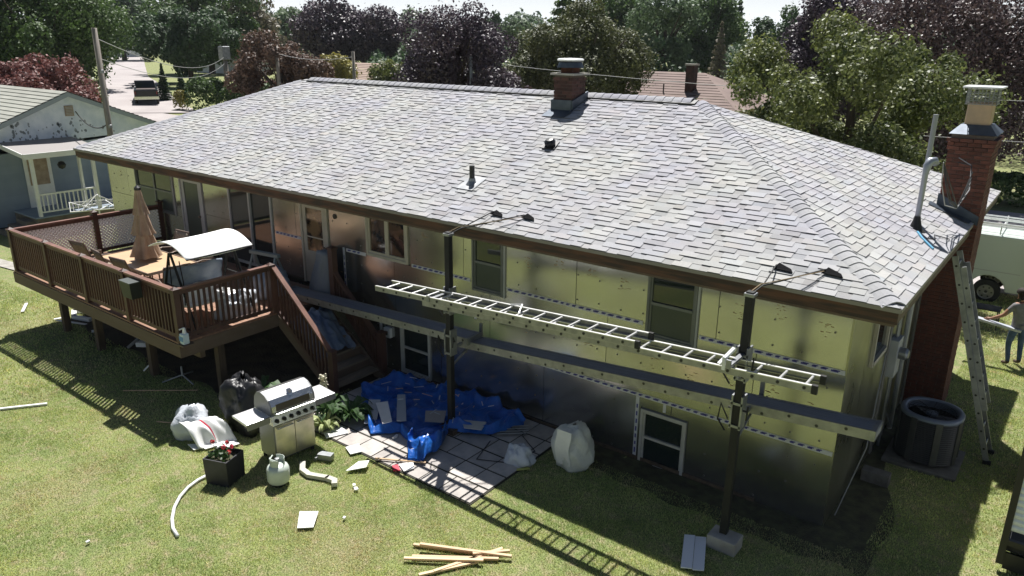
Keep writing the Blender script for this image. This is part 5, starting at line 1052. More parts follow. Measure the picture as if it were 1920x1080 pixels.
MB().add([(1.37, -.85, 1.97), (1.37, .85, 1.97), (1.86, .9, 1.28), (1.86, -.9, 1.28)], [(0, 1, 2, 3)]).build('windscreen', M['vanglass'], van, loc=(.012, 0, .01))
MB().box(-3.24, -3.0, -.96, .96, .42, .58).build('bumper', M['blackmetal'], van); MB().box(2.6, 2.82, -.96, .96, .42, .62).build('bumper', M['blackmetal'], van)
for y in (-.9, .9): MB().box(2.66, 2.765, y-.07, y+.07, .75, .95).build('headlight', M['chrome'], van); MB().box(-3.22, -3.12, y-.06, y+.06, .9, 1.5).build('tail_light', M['taill'], van)
rk = MB()
for y in (-.80, .80, -.1):
    rk.tube([(-2.95, y, 2.32 if abs(y) > .5 else 2.25), (1.2, y, 2.32 if abs(y) > .5 else 2.25)], .022, 6)
for x in (-2.9, -1.9, -.9, .1, 1.1): rk.tube([(x, -.85, 2.09), (x, -.85, 2.36)], .018, 6); rk.tube([(x, .85, 2.09), (x, .85, 2.36)], .018, 6); rk.tube([(x, -.85, 2.25), (x, .85, 2.25)], .018, 6)
rk.build('ladder_rack', M['whiteplastic'], van)
for y in (-.5, .35): b = MB(); b.bar((-3.2, y, 2.31), (1.8, y, 2.31), .03, .08); b.build('rack_rail', M['alum'], van)
tb = thing('folding_table', (.35, 12.4, H(.35, 12.4)), 'low dark folding stand on thin legs in the grass near the van', 'table', world=False)
MB().box(-.55, .55, -.25, .25, .52, .55).build('tabletop', M['blackmetal'], tb)
for x in (-.5, .5):
    for y in (-.22, .22): MB().tube([(x, y, .52), (x*1.08, y*1.1, 0)], .014, 6).build('leg', M['blackmetal'], tb)
MB().box(-.5, -.2, -.1, .15, .55, .65).build('tool_case', M['greyvinyl'], tb)
# trailer at the right picture edge
tr = thing('utility_trailer', (3.12, 1.8, 0), 'black framed trailer with pale ribbed metal side at the right edge of the lawn', 'trailer', world=False)
for (x, y) in ((-1.03, -1.33), (-1.03, 1.9), (1.0, -1.33), (1.0, 1.9)): MB().box(x-.04, x+.04, y-.04, y+.04, .12, 2.0).build('frame_post', M['black'], tr)
for y in (-1.33, 1.9):
    for z in (.45, 1.96): MB().box(-.99, .96, y-.03, y+.03, z-.04, z+.04).build('frame_rail', M['black'], tr)
for x in (-1.03, 1.0):
    for z in (.45, 1.96): MB().box(x-.03, x+.03, -1.29, 1.86, z-.04, z+.04).build('frame_rail', M['black'], tr)
rp = MB().prism([(-.99, -.02, 0), (-.99, -.035, .03), (-.99, -.035, .06), (-.99, -.02, .09), (-.99, .0, .09), (-.99, .0, .0)], (1.95, 0, 0)).mesh('rib_panel', M['ribbed'])
rp2 = MB().prism([(-.02, -1.29, 0), (-.035, -1.29, .03), (-.035, -1.29, .06), (-.02, -1.29, .09), (0, -1.29, .09), (0, -1.29, 0)], (0, 3.15, 0)).mesh('rib_panel', M['ribbed'])
for k in range(14):
    inst('rib_panel', rp, tr, (0, -1.31, .62+k*.092), world=False); inst('rib_panel', rp2, tr, (-1.01, 0, .62+k*.092), world=False)
MB().box(-1.0, .97, -1.3, 1.87, .3, .41).build('trailer_bed', M['blackmetal'], tr); MB().box(-.99, .96, -1.35, -1.31, .06, .30).build('skirt', M['black'], tr)
for x in (-.7, .7): o = MB().lathe([(0, -.09), (.26, -.09), (.28, 0), (.26, .09), (0, .09)], n=20).build('wheel', M['tyre'], tr); o.rotation_euler = (0, math.pi/2, 0); o.location = (x, .6, .28)

# ------------------------------------------------------------------ neighbour's house
nb = thing('neighbour_house', (-34, 2.6, 0), 'blue-grey clapboard house with peeling white gable and pale green-grey roof at left', 'house')
NX = -28.3; ridge_y, ridge_z = 2.62, 4.62; ey1, ez1 = 6.6, 2.98; ey0, ez0 = -6.0, 1.15+.0
sl1 = (ridge_z-ez1)/(ey1-ridge_y); y0e = -2.9; z0e = ridge_z-(ridge_y-y0e)*sl1
b = MB(); b.prism([(NX-.05, y0e+.3, -.5), (NX-.05, ey1-.3, -.5), (NX-.05, ey1-.3, ez1+.05), (NX-.05, ridge_y, ridge_z-.05), (NX-.05, y0e+.3, z0e+.05)], (-13, 0, 0)); b.build('wall', M['darkroom'], nb)
# clapboards below, boards above
k = 0; z = .05
while z < 2.66:
    MB().prism([(NX+.022, y0e+.3, z), (NX+.004, y0e+.3, z+.26), (NX-.05, y0e+.3, z+.26), (NX-.05, y0e+.3, z)], (0, ey1-.3-(y0e+.3), 0)).build('clapboard', M['nb_siding'], nb); z += .262
def gz(y): return ridge_z-.08-abs(y-ridge_y)*sl1
b = MB(); b.prism([(NX-.04, y0e+.32, 2.68), (NX-.04, ey1-.32, 2.68), (NX-.04, ey1-.32, gz(ey1-.32)), (NX-.04, ridge_y, gz(ridge_y)), (NX-.04, y0e+.32, gz(y0e+.32))], (.06, 0, 0)); b.build('gable', M['nb_white'], nb)
pk = mat('peeled_wood', (.30, .33, .36), .9, nscale=9, namt=.4); rr = random.Random(5); b = MB()
for k in range(150):
    y = rr.gauss(1.2, 1.5); z = rr.gauss(3.15, .35)
    if y0e+.4 < y < ey1-.4 and 2.7 < z < gz(y)-.12:
        s_ = rr.uniform(.02, .07); b.add([(NX+.0215, y+s_*math.cos(t)*rr.uniform(.5, 1), z+s_*1.6*math.sin(t)*rr.uniform(.4, 1)) for t in [i*math.pi/3 for i in range(6)]], [(0, 1, 2, 3, 4, 5)])
tag(b.build('peeling_patches', pk, nb), kind='stuff')
v_ = MB().box(NX+.02, NX+.06, 2.55, 2.85, 3.75, 4.12).build('gable_vent', M['curtain'], nb)
for k in range(6): MB().box(NX+.061, NX+.075, 2.58, 2.82, 3.78+k*.055, 3.81+k*.055).build('slat', M['cream'], v_)
def nroof(ye, ze, name):
    b = MB(); x0, x1 = NX+.35, NX-13.4; dy = ye-ridge_y; dz = ze-ridge_z; n = 20 if True else 0
    nm = Vector((0, -dz, dy)).normalized()*(1 if dy > 0 else -1)
    for i in range(24):
        t0, t1 = i/24, (i+1)/24; xx = x0
        yA, zA, yB, zB = ridge_y+dy*t0, ridge_z+dz*t0, ridge_y+dy*t1, ridge_z+dz*t1
        while xx > x1:
            w = rr.uniform(.6, 1.2); xn = max(x1, xx-w); kk = rr.gauss(1, .05); b.tone = (kk, kk, kk); h0, h1 = .02, .045
            b.add([(xx, yA, zA+h0), (xn, yA, zA+h0), (xn, yB, zB+h1), (xx, yB, zB+h1), (xn, yB, zB), (xx, yB, zB)], [(0, 1, 2, 3), (3, 2, 4, 5)]); xx = xn
    return b.build(name, M['nb_roof'], nb)
nroof(ey1, ez1, 'roof'); nroof(y0e, z0e, 'roof')
for (ye, ze) in ((ey1, ez1), (y0e, z0e)):
    MB().prism([(NX+.33, ridge_y, ridge_z-.16), (NX+.33, ye, ze-.16), (NX+.33, ye, ze), (NX+.33, ridge_y, ridge_z)], (.03, 0, 0)).build('barge_board', mat('nb_trim', (.30, .34, .36), .7), nb)
    MB().prism([(NX-13, ridge_y, ridge_z-.02), (NX-13, ye, ze-.02), (NX-13, ye, ze-.06), (NX-13, ridge_y, ridge_z-.06)], (13.33, 0, 0)).build('roof_boards', M['nb_white'], nb)
# porch
po = thing('porch', (-27.2, 1.3, 0), 'small white-posted porch with slanted roof and railing on the neighbour house', 'porch')
MB().box(NX+.03, -26.4, .3, 5.2, .0, .55).build('porch_base', mat('porch_wall', (.20, .17, .13), .9, nscale=4, namt=.3), po); MB().box(NX+.03, -26.35, .25, 5.25, .552, .6).build('porch_floor', M['nb_siding'], po)
MB().prism([(NX+.03, .15, 3.0), (-26.2, .15, 2.78), (-26.2, .15, 2.70), (NX+.03, .15, 2.90)], (0, 2.5, 0)).build('porch_roof', mat('porch_roof', (.27, .25, .24), .7), po)
MB().box(-26.2, -26.14, .15, 2.65, 2.62, 2.80).build('porch_fascia', M['white'], po); MB().prism([(NX+.03, .12, 3.02), (-26.2, .12, 2.80), (-26.2, .12, 2.66), (NX+.03, .12, 2.86)], (0, .03, 0)).build('porch_fascia', M['white'], po)
for y in (.45, 2.45): MB().box(-26.5, -26.38, y-.05, y+.05, .6, 2.7).build('porch_post', M['white'], po)
MB().box(-26.47, -26.41, .5, 2.4, 1.32, 1.38).build('porch_rail', M['white'], po); MB().box(-26.47, -26.41, .5, 2.4, .72, .77).build('porch_rail', M['white'], po)
bm_ = MB().box(-.018, .018, -.018, .018, 0, .55).mesh('baluster', M['white'])
for k in range(13): inst('baluster', bm_, po, (-26.44, .6+k*.145, .77))
dn_ = MB().box(NX+.03, NX+.07, .85, 1.75, .6, 2.6).build('door', M['white'], po); MB().box(NX+.071, NX+.08, .97, 1.63, 1.4, 2.45).build('pane', M['curtain'], dn_)
MB().box(-26.75, -26.6, 2.05, 2.12, .6, 2.5).build('awning_post', M['white'], po)
for k in range(3): MB().box(-27.5, -26.6, .3-.28*(k+1), .3-.28*k-.005, 0, .46-.14*k).build('step', mat('porch_step', (.16, .14, .12), .9), po)
MB().lathe([(0, 0), (.1, .05), (.14, .16), (.08, .26), (0, .28)], (-26.7, 1.5, 2.1), 12).build('hanging_basket', M['black'], po)
cr = thing('rotary_clothes_dryer', (-23.0, .9, 0), 'white umbrella-style rotary clothes dryer in front of the neighbour porch', 'clothes dryer', world=False)
MB().tube([(0, 0, 0), (0, 0, 1.75)], .022, 8).build('pole', M['white'], cr)
for k in range(4):
    a = k*math.pi/2+.4; MB().tube([(0, 0, 1.25), (1.15*math.cos(a), 1.15*math.sin(a), 1.42)], .018, 6).build('arm', M['white'], cr); MB().tube([(0, 0, 1.75), (.7*math.cos(a), .7*math.sin(a), 1.36)], .014, 6).build('brace', M['white'], cr)
    for q in (.4, .6, .8, 1.0, 1.13): a2 = a+math.pi/2; MB().tube([(q*math.cos(a), q*math.sin(a), 1.27+.13*q), (q*math.cos(a2), q*math.sin(a2), 1.27+.13*q)], .009, 4).build('line', M['wirelight'] if q < 1.1 else M['white'], cr)

# ------------------------------------------------------------------ trees
def np_mesh(name, V_, quads, tone, m):
    me = bpy.data.meshes.new(name); nv = len(V_); nq = len(quads); me.vertices.add(nv); me.vertices.foreach_set('co', V_.astype('f4').ravel()); k = quads.shape[1]
    me.loops.add(nq*k); me.loops.foreach_set('vertex_index', quads.astype('i4').ravel()); me.polygons.add(nq); me.polygons.foreach_set('loop_start', (np.arange(nq)*k).astype('i4')); me.polygons.foreach_set('loop_total', np.full(nq, k, 'i4'))
    me.update(calc_edges=True); a = me.attributes.new('tone', 'FLOAT_COLOR', 'FACE'); c_ = np.ones((nq, 4), 'f4'); c_[:, :3] = tone.reshape(nq, -1); a.data.foreach_set('color', c_.ravel()); me.materials.append(m); return me
def leaf_quads(P, Nn, size, rs, droop=0.):
    n = len(P); jit = rs.normal(size=(n, 3))*.75; nn = Nn+jit; nn /= np.linalg.norm(nn, axis=1)[:, None]+1e-9; a = np.cross(nn, rs.normal(size=(n, 3))); a /= np.linalg.norm(a, axis=1)[:, None]+1e-9; a[:, 2] -= droop; b = np.cross(nn, a); s_ = size*rs.uniform(.55, 1.35, (n, 1))
    V_ = np.empty((n, 4, 3)); V_[:, 0] = P-a*s_*.62; V_[:, 1] = P+b*s_*.38; V_[:, 2] = P+a*s_*.62; V_[:, 3] = P-b*s_*.38
    return V_.reshape(-1, 3), np.arange(4*n).reshape(n, 4)
def crown_points(kind, rx, ry, zb, zt, n, rs):
    zc, rz = (zb+zt)/2, (zt-zb)/2; P = []; Nn = []; tn = []
    if kind == 'c':
        m_ = int(n); t = rs.uniform(0, 1, m_)**.75; whorl = np.round(t*14)/14+rs.normal(0, .012, m_); th = rs.uniform(0, 2*math.pi, m_); br = rx*(t)**.9*(.72+.28*np.sin(th*5+np.floor(t*14)*2.1)); rr = br*rs.uniform(.25, 1, m_)**.6
        P = np.stack([rr*np.cos(th), rr*np.sin(th), zt-whorl*(zt-zb)-.12*rr], 1); Nn = np.stack([np.cos(th)*.4, np.sin(th)*.4, np.ones(m_)*.9], 1); return P, Nn, rs.uniform(.1, .9, m_)
    nl = 52 if kind == 'b' else 58; lobes = []
    for i in range(nl):
        d_ = rs.normal(size=3); d_ /= np.linalg.norm(d_); d_[2] = d_[2]*.9+.1; q = rs.uniform(.45, .92) if kind == 'b' else rs.uniform(.35, 1.05); lobes.append((np.array([d_[0]*rx*q, d_[1]*ry*q, zc+d_[2]*rz*q]), rs.uniform(.16, .36)*(.8 if kind == 's' else 1)*min(rx, max(rz, rx*.6)), rs.uniform(-.15, .15)))
    w = np.array([l[1]**2 for l in lobes]); w /= w.sum(); cnt = rs.multinomial(n, w)
    for (c_, rad, tt), k in zip(lobes, cnt):
        d_ = rs.normal(size=(k, 3)); d_ /= np.linalg.norm(d_, axis=1)[:, None]; rr = rad*(1-np.abs(rs.normal(0, .16 if kind == 'b' else .35, k))); sub = rs.normal(size=(7, 3)); sub /= np.linalg.norm(sub, axis=1)[:, None]; bump = (d_@sub.T).max(1); rr = rr*(.80+.28*bump); out_ = rs.uniform(0, 1, k) < .16; rr = rr*np.where(out_, rs.uniform(1.0, 1.45, k), 1.0)
        P.append(c_+d_*rr[:, None]); Nn.append(d_+np.array([0, 0, .35])); tn.append(np.clip(rs.uniform(0, 1, k)**1.3*.8+tt+.1*bump, 0, 1))
    return np.concatenate(P), np.concatenate(Nn), np.concatenate(tn)
def tree(name, label, fol, x, y, zb, zt, rad, ls, kind, cat='tree', group=None, dens=1.15, ry=None, droop=0.):
    rs = np.random.RandomState(abs(hash((round(x, 1), round(y, 1)))) % 9999 if False else int(abs(x*37+y*91)) % 9999); g0 = H(x, y); t = thing(name, (x, y, g0), label, cat, group, world=False); zb -= g0; zt -= g0; zb = max(zb, .15)
    area = 4*math.pi*((rad*(zt-zb)/2+rad*rad)/2)*{'b': 2.4, 's': 1.5, 'c': 1.6}[kind]; n = int(min(70000, area*dens/(ls*ls*.47))); n = max(n, 2500)
    P, Nn, tn = crown_points(kind, rad, ry or rad, zb, zt, n, rs); V_, Q = leaf_quads(P, Nn, ls, rs, droop); o = bpy.data.objects.new('crown', np_mesh('crown', V_, Q, np.repeat(tn[:, None], 3, 1), FOL[fol])); COL.objects.link(o); o.parent = t; o['kind'] = 'stuff'
    if zt > 2.5:
        tr_ = MB(); r0 = .035*zt+.03; top = zt*.8; tr_.tube([(0, 0, -.2), (rad*.03, 0, top*.35), (rad*.02, rad*.04, top*.7), (0, 0, top)], [r0, r0*.75, r0*.45, r0*.12], 9); tr_.build('trunk', M['bark'], t, smooth=True)
        if kind != 'c':
            for k in range(6):
                a = k*1.05+rs.uniform(0, .6); z0 = top*rs.uniform(.3, .55); MB().tube([(0, 0, z0), (rad*.35*math.cos(a), rad*.35*math.sin(a), z0+(zt-z0)*.35), (rad*.72*math.cos(a), rad*.72*math.sin(a), z0+(zt-z0)*.62)], [r0*.42, r0*.25, r0*.06], 6).build('limb', M['bark'], t, smooth=True)
    return t
TREES = [
 ('maple_tree', 'huge green maple filling the top left corner behind the neighbour house', 'green', -64.8, 16.8, 2.7, 12.6, 5.37, 0.216, 'b'),
 ('maple_tree', 'shadowed green tree hanging over the left side of the side street', 'green', -78.2, 26.1, 2.5, 13.2, 3.23, 0.264, 'b'),
 ('japanese_maple', 'dusty red leaved tree directly behind the neighbour roof', 'red', -44.5, 8.2, 3.3, 5.9, 2.69, 0.15, 'b'),
 ('small_tree', 'bright green low tree between the red tree and the street', 'bright', -54.7, 14.9, 2.8, 4.2, 1.52, 0.186, 'b'),
 ('oak_tree', 'dark green far tree above the end of the side street', 'dark', -168.1, 74.5, 4.8, 16.5, 7.72, 0.57, 'b'),
 ('maple_tree', 'round dense dark green maple right of the side street', 'dark', -80.0, 37.9, 2.1, 10.0, 5.69, 0.285, 'b'),
 ('maple_tree', 'tall green tree rising behind the round dark maple', 'green', -100.1, 53.0, 7.3, 14.2, 7.44, 0.36, 'b'),
 ('thin_tree', 'sparse tan-grey tree between the round maple and the purple trees', 'tan', -101.1, 60.6, 5.0, 13.7, 4.57, 0.45, 's'),
 ('pale_tree', 'pale green distant tree in the gap left of the purple trees', 'pale', -126.3, 85.6, 4.8, 12.0, 5.13, 0.48, 'b'),
 ('purple_maple', 'dark purple maple, left of the distant pair', 'purple', -82.3, 60.6, 3.3, 12.2, 4.9, 0.33, 'b'),
 ('purple_maple', 'dark purple maple, right of the distant pair, slightly lower', 'purple', -76.8, 63.8, 3.2, 10.9, 4.87, 0.324, 'b'),
 ('copper_tree', 'copper brown bushy tree above the left end of the roof ridge', 'copper', -48.1, 26.4, 2.9, 6.7, 3.44, 0.186, 'b'),
 ('yellow_shrub', 'yellow-green bush just above the roof ridge near the left end', 'yellow', -47.2, 30.8, 3.4, 5.6, 2.08, 0.192, 'b'),
 ('small_shrub', 'low green bushes beside the pinkish far roof', 'bright', -47.0, 37.1, 4.1, 5.1, 2.13, 0.204, 'b'),
 ('purple_maple', 'large near purple maple with glossy leaves in the centre left', 'purple', -25.8, 21.4, 3.7, 8.7, 3.02, 0.126, 'b'),
 ('pale_shrub', 'pale grey-leaved branch mass at the foot of the large purple maple', 'maroon', -25.0, 24.7, 3.6, 5.2, 1.24, 0.132, 's'),
 ('cedar_tree', 'olive green cedar behind the brick roof chimney', 'olive', -25.0, 32.1, 2.9, 8.3, 3.77, 0.15, 's'),
 ('pine_tree', 'tall green pine with thin top branches above the cedar', 'green', -47.9, 64.8, 3.5, 13.3, 4.74, 0.27, 'c'),
 ('oak_tree', 'tall green tree right behind the cedar top', 'green', -53.9, 87.0, 4.2, 15.3, 6.64, 0.336, 'b'),
 ('willow_tree', 'greyish green willow-like tree with open trunks behind the brown roof', 'pale', -40.7, 74.8, 3.4, 12.8, 4.26, 0.314, 's'),
 ('oak_tree', 'green tree with light top left of the brown conifer', 'green', -42.2, 90.7, 5.1, 13.8, 4.87, 0.33, 'b'),
 ('conifer_tree', 'slim brownish dead conifer behind the brown roof', 'tan', -32.1, 71.1, 2.9, 8.4, 1.79, 0.264, 'c'),
 ('oak_tree', 'dark rounded tree right of the brown conifer', 'dark', -28.7, 74.6, 3.2, 9.9, 2.41, 0.27, 'b'),
 ('oak_tree', 'grey-green tree between the dark tree and the right purple beech', 'dark', -23.1, 65.9, 4.6, 9.9, 2.38, 0.24, 'b'),
 ('pine_tree', 'pointed far pine beside the gap in the sky', 'dark', -49.8, 120.0, 6.5, 13.7, 2.83, 0.42, 'c'),
 ('cherry_tree', 'large bright glossy-leaved tree rising right behind the house', 'bright', -4.0, 14.2, 2.7, 6.9, 3.14, 0.075, 'b'),
 ('beech_tree', 'purple beech above the bright tree, left of the dark crown mass', 'purple', -12.1, 43.1, 5.6, 11.0, 3.36, 0.165, 'b'),
 ('beech_tree', 'very dark copper beech filling the top right corner', 'maroon', -4.4, 34.5, 2.3, 11.2, 4.5, 0.135, 'b'),
 ('far_tree', 'small dark distant tree in the sky gap left of the purple maple', 'dark', -104.6, 122.4, 7.1, 12.7, 2.69, 0.51, 'b'),
 ('far_tree', 'pale distant tree at the right of the same sky gap', 'pale', -95.0, 117.2, 6.6, 12.0, 2.82, 0.48, 'b'),
]
for a in TREES:
    a = list(a)
    if a[5]-H(a[3], a[4]) > 1.2: a[5] = H(a[3], a[4])+max(.6, (a[5]-H(a[3], a[4]))*.22)      # crowns come low
    if a[0] == 'cherry_tree': a[5] = 1.2; a[6] = 7.6; a[7] = 3.95; a[8] = .095; a[9] = 's'
    if a[0] == 'cedar_tree': a[6] += .6; a[7] = 4.6; a[9] = 'b'
    if a[7] > 2.6 and a[0] not in ('cherry_tree', 'cedar_tree'): a[7] *= 1.12
    tree(*a)
# hedges and small evergreens
def hedge(name, p, q, w, h, fol, label, ls, cat='hedge', n=14000):
    rs = np.random.RandomState(int(abs(p[0]*7+q[1]*3))); p = np.array(p, float); q = np.array(q, float); d_ = q-p; L_ = np.linalg.norm(d_); d_ /= L_; nn = np.array([-d_[1], d_[0]])
    s_ = rs.uniform(0, L_, n); ph = rs.uniform(0, math.pi, n); hh = h*(1+.10*np.sin(s_*1.3)+.07*np.sin(s_*3.7)); rr = 1-np.abs(rs.normal(0, .08, n)); off = np.cos(ph)*w/2*rr; z = np.sin(ph)**.5*hh*rr; px, py = p[0]+d_[0]*s_+nn[0]*off, p[1]+d_[1]*s_+nn[1]*off
    gz_ = np.array([H(a, b_) for a, b_ in zip(px, py)]); P = np.stack([px, py, gz_+z], 1); N_ = np.stack([nn[0]*np.cos(ph), nn[1]*np.cos(ph), np.sin(ph)], 1); V_, Q = leaf_quads(P, N_, ls, rs); o = bpy.data.objects.new(name, np_mesh(name, V_, Q, np.repeat(rs.uniform(0, 1, (n, 1))**1.4, 3, 1), FOL[fol])); COL.objects.link(o); tag(o, label, cat)
hedge('hedge', (-13, 33.6), (14, 33.6), 2.2, 1.5, 'green', 'clipped leafy hedge across the street at the right edge', .17, n=22000)
hedge('hedge', (-60.5, 26.6), (-50, 31.5), 3.0, 2.5, 'green', 'clipped green hedge on the corner beyond the left end of the roof', .2, n=12000)
hedge('flower_shrub', (-58.5, 31), (-54.5, 33), 1.6, 2.4, 'red', 'maroon shrub behind the corner hedge', .2, 'shrub', n=2500)
hedge('yellow_bush', (-60.8, 25.0), (-60.0, 25.5), .9, 1.5, 'yellow', 'small yellow-green bush in front of the corner hedge', .15, 'shrub', n=900)
for i, (x, y, h_) in enumerate(((-66.8, 27.4, 3.2), (-65.9, 28.6, 2.8))): tree('arborvitae', ('dark pointed evergreen beside the parked pickup', 'dark pointed evergreen nearer the corner hedge')[i], 'dark', x, y, H(x, y)+.1, H(x, y)+h_, .75, .17, 'c', cat='evergreen', group='evergreens by the street corner', dens=2.5)
def undergrowth(u0, u1, D0, D1, h, n, fol, label, seed, ls):
    rs = np.random.RandomState(seed); ang = np.radians(rs.uniform(u0, u1, n)); Dd = rs.uniform(D0, D1, n); hh = h*(.75+.3*np.sin(ang*61+seed)+.2*np.sin(ang*143)); z = hh*rs.uniform(0, 1, n)**.7; X, Y = CAM.x+Dd*np.sin(ang), CAM.y+Dd*np.cos(ang)
    P = np.stack([X, Y, z+np.array([H(a, b_) for a, b_ in zip(X, Y)])], 1); N_ = np.stack([-np.sin(ang)*.6, -np.cos(ang)*.6, np.ones(n)], 1); V_, Q = leaf_quads(P, N_, ls, rs); o = bpy.data.objects.new('undergrowth', np_mesh('undergrowth', V_, Q, np.repeat(rs.uniform(0, 1, (n, 1)), 3, 1), FOL[fol])); COL.objects.link(o); tag(o, label, 'undergrowth', kind='stuff')
undergrowth(-48, 3, 88, 104, 6.0, 26000, 'dark', 'dark shrubs and low trees filling the ground below the far tree crowns', 5, .42)
undergrowth(-12, 8, 58, 66, 5.0, 12000, 'maroon', 'dark shrubs below the copper beeches at the right', 6, .26)
# far wood closing the horizon
rs = np.random.RandomState(3); n = 60000; ang = np.radians(rs.uniform(-85, 22, n)); Dd = rs.uniform(235, 300, n); hh = 9.5+3.2*np.sin(ang*38)+2.2*np.sin(ang*97+1)+1.3*np.sin(ang*230); z = hh*rs.uniform(0, 1, n)**.6
P = np.stack([CAM.x+Dd*np.sin(ang), CAM.y+Dd*np.cos(ang), z+1.4], 1); N_ = np.stack([-np.sin(ang)*.6, -np.cos(ang)*.6, np.ones(n)], 1); V_, Q = leaf_quads(P, N_, 1.15, rs)
o = bpy.data.objects.new('far_wood', np_mesh('far_wood', V_, Q, np.repeat(rs.uniform(0, 1, (n, 1)), 3, 1), FOL['dark'])); COL.objects.link(o); tag(o, 'dark green far wood closing the horizon', 'wood', kind='stuff')

# ------------------------------------------------------------------ far houses, poles, pickup
def far_house(name, x0, x1, y0, y1, zw, zr, wm, rm, label, hip=False, gable_x=False, wins=()):
    g0 = min(H(x0, y0), H(x1, y1)); t = thing(name, ((x0+x1)/2, (y0+y1)/2, g0), label, 'house'); MB().box(x0, x1, y0, y1, g0-.3, zw).build('wall', wm, t); e = .5; b = MB(); rr = random.Random(int(abs(x0)))
    ym = (y0+y1)/2; ix = (ym-y0) if hip else 0
    for sgn in (-1, 1):
        ye = y0-e if sgn < 0 else y1+e
        nrow = 14
        for i in range(nrow):
            t0, t1 = i/nrow, (i+1)/nrow; xa0, xa1 = x0-e+ix*t0, x1+e-ix*t0; xb0, xb1 = x0-e+ix*t1, x1+e-ix*t1; A_ = (ye+(ym-ye)*t0, zw+(zr-zw)*t0+.03); B_ = (ye+(ym-ye)*t1, zw+(zr-zw)*t1); k = rr.gauss(1, .05); b.tone = (k, k, k)
            b.add([(xa0, A_[0], A_[1]), (xa1, A_[0], A_[1]), (xb1, B_[0], B_[1]), (xb0, B_[0], B_[1])], [(0, 1, 2, 3)])
    b.tone = (1, 1, 1)
    if hip:
        for (xe, xi) in ((x0-e, x0-e+ix), (x1+e, x1+e-ix)): b.add([(xe, y0-e, zw+.03), (xe, y1+e, zw+.03), (xi, ym, zr)], [(0, 1, 2)])
    b.build('roof', rm, t)
    if not hip:
        for xe in (x0, x1): MB().prism([(xe-.02, y0, zw), (xe-.02, y1, zw), (xe-.02, ym, zr-.1)], (.04, 0, 0)).build('gable', wm, t)
    for (a, b_, c_, d_) in wins: w_ = MB().box(a, b_, y0-.05, y0-.01, c_, d_).build('window', M['white'], t); MB().box(a+.1, b_-.1, y0-.07, y0-.051, c_+.1, d_-.1).build('pane', M['pane'], w_)
    return t
bh = far_house('brown_roofed_house', -33, -17.2, 38.5, 47.5, 2.3, 4.45, M['tanwall'], M['brownroof'], 'low house with a plain brown roof and a brick chimney behind the ridge', hip=True)
MB().box(-21.4, -20.8, 40.2, 40.8, 2.6, 5.0).build('chimney', M['brickold'], bh); MB().box(-21.48, -20.72, 40.12, 40.88, 5.0, 5.12).build('chimney_cap', M['concrete'], bh)
MB().tube([(-22.9, 40, 3.1), (-22.9, 40, 3.75)], .05, 8).build('vent_pipe', M['black'], bh)
far_house('tan_roofed_house', -55, -45, 36, 43, 2.6, 4.45, M['tanwall'], mat('pinkish_roof', (.36, .27, .22), .9, tone=True, nscale=1, namt=.1), 'house with a pinkish tan roof half hidden left of the large purple maple')
fh = far_house('white_house', -206, -197, 86, 94, 4.2, 7.2, M['farwall'], mat('far_light_roof', (.48, .47, .47), .9, tone=True), 'small white house at the far end of the side street', wins=((-204.5, -203, 2.2, 3.8), (-201, -199.5, 2.2, 3.8)))
far_house('gabled_white_house', -108, -99, 55, 62, 4.1, 6.1, M['farwall'], mat('far_grey_roof', (.40, .40, .42), .9, tone=True), 'white gabled house behind the round dark maple', wins=((-106, -104.8, 2.4, 3.6),))
MB().prism([(-2.5+.0, 0, 0)]*3, (0, 0, 0)) if False else None
wf = thing('white_fence', (0, 51, H(0, 51)), 'low white rail fence beyond the hedge across the street', 'fence', world=False)
for k in range(12): MB().box(-9+k*2-.05, -9+k*2+.05, -.05, .05, 0, 1.05).build('post', M['white'], wf)
for z in (.45, .9): MB().box(-9.5, 13.5, -.075, -.052, z, z+.12).build('rail', M['white'], wf)
def upole(x, y, zt, r0, label, m=M['pole'], arm=False, boxy=False, dx=0):
    g0 = H(x, y); t = thing('utility_pole', (x, y, g0), label, 'utility pole', world=False); h_ = zt-g0; MB().tube([(0, 0, -.2), (dx*.5, 0, h_*.5), (dx, 0, h_)], [r0, r0*.88, r0*.78], 12).build('shaft', m, t, smooth=True)
    if boxy: MB().box(-.36, .36, -.36, .36, h_-.15, h_+.95).build('transformer', M['galv'], t, bevel=.05)
    if arm: MB().box(-.8, .8, -.05, .05, h_-.55, h_-.43).build('cross_arm', m, t)
    for z in (.55, .8): MB().lathe([(0, 0), (.06, 0), (.06, .1), (0, .12)], (r0*.9, 0, h_*z), 8).build('insulator', M['galv'], t)
    return t
upole(-23.4, 1.8, 6.8, .10, 'nearest weathered pole rising between the neighbour house and the left roof corner'); upole(-38.7, 9.0, 6.4, .09, 'thin dark pole just behind the nearest weathered pole', M['bark'])
upole(-58.6, 28.7, 4.9, .24, 'pole carrying a pale grey box above the left end of the roof', boxy=True); upole(-46.5, 25.2, 6.1, .15, 'grey pole standing against the copper brown tree')
upole(-23.9, 20.4, 5.75, .10, 'short straight grey pole just behind the roof ridge, in front of the purple maple', mat('steel_pole', (.36, .36, .37), .5, .3)); upole(-35.6, 22.9, 5.8, .12, 'short wooden pole between the yellow bush and the purple maple')
def wire(p, q, sag, r_, label, m=M['wire']):
    p, q = Vector(p), Vector(q); tag(MB().tube([p.lerp(q, i/14)-Vector((0, 0, sag*4*(i/14)*(1-i/14))) for i in range(15)], r_, 5, caps=False).build('power_line', m), label, 'power line', 'overhead wires')
wire((-23.4, 1.8, 6.5), (-58.6, 28.7, 5.0), .9, .014, 'upper wire from the nearest pole to the pole with the grey box', M['wirelight']); wire((-23.4, 1.8, 5.9), (-58.6, 28.7, 4.5), .9, .012, 'lower wire from the nearest pole to the pole with the grey box', M['wirelight'])
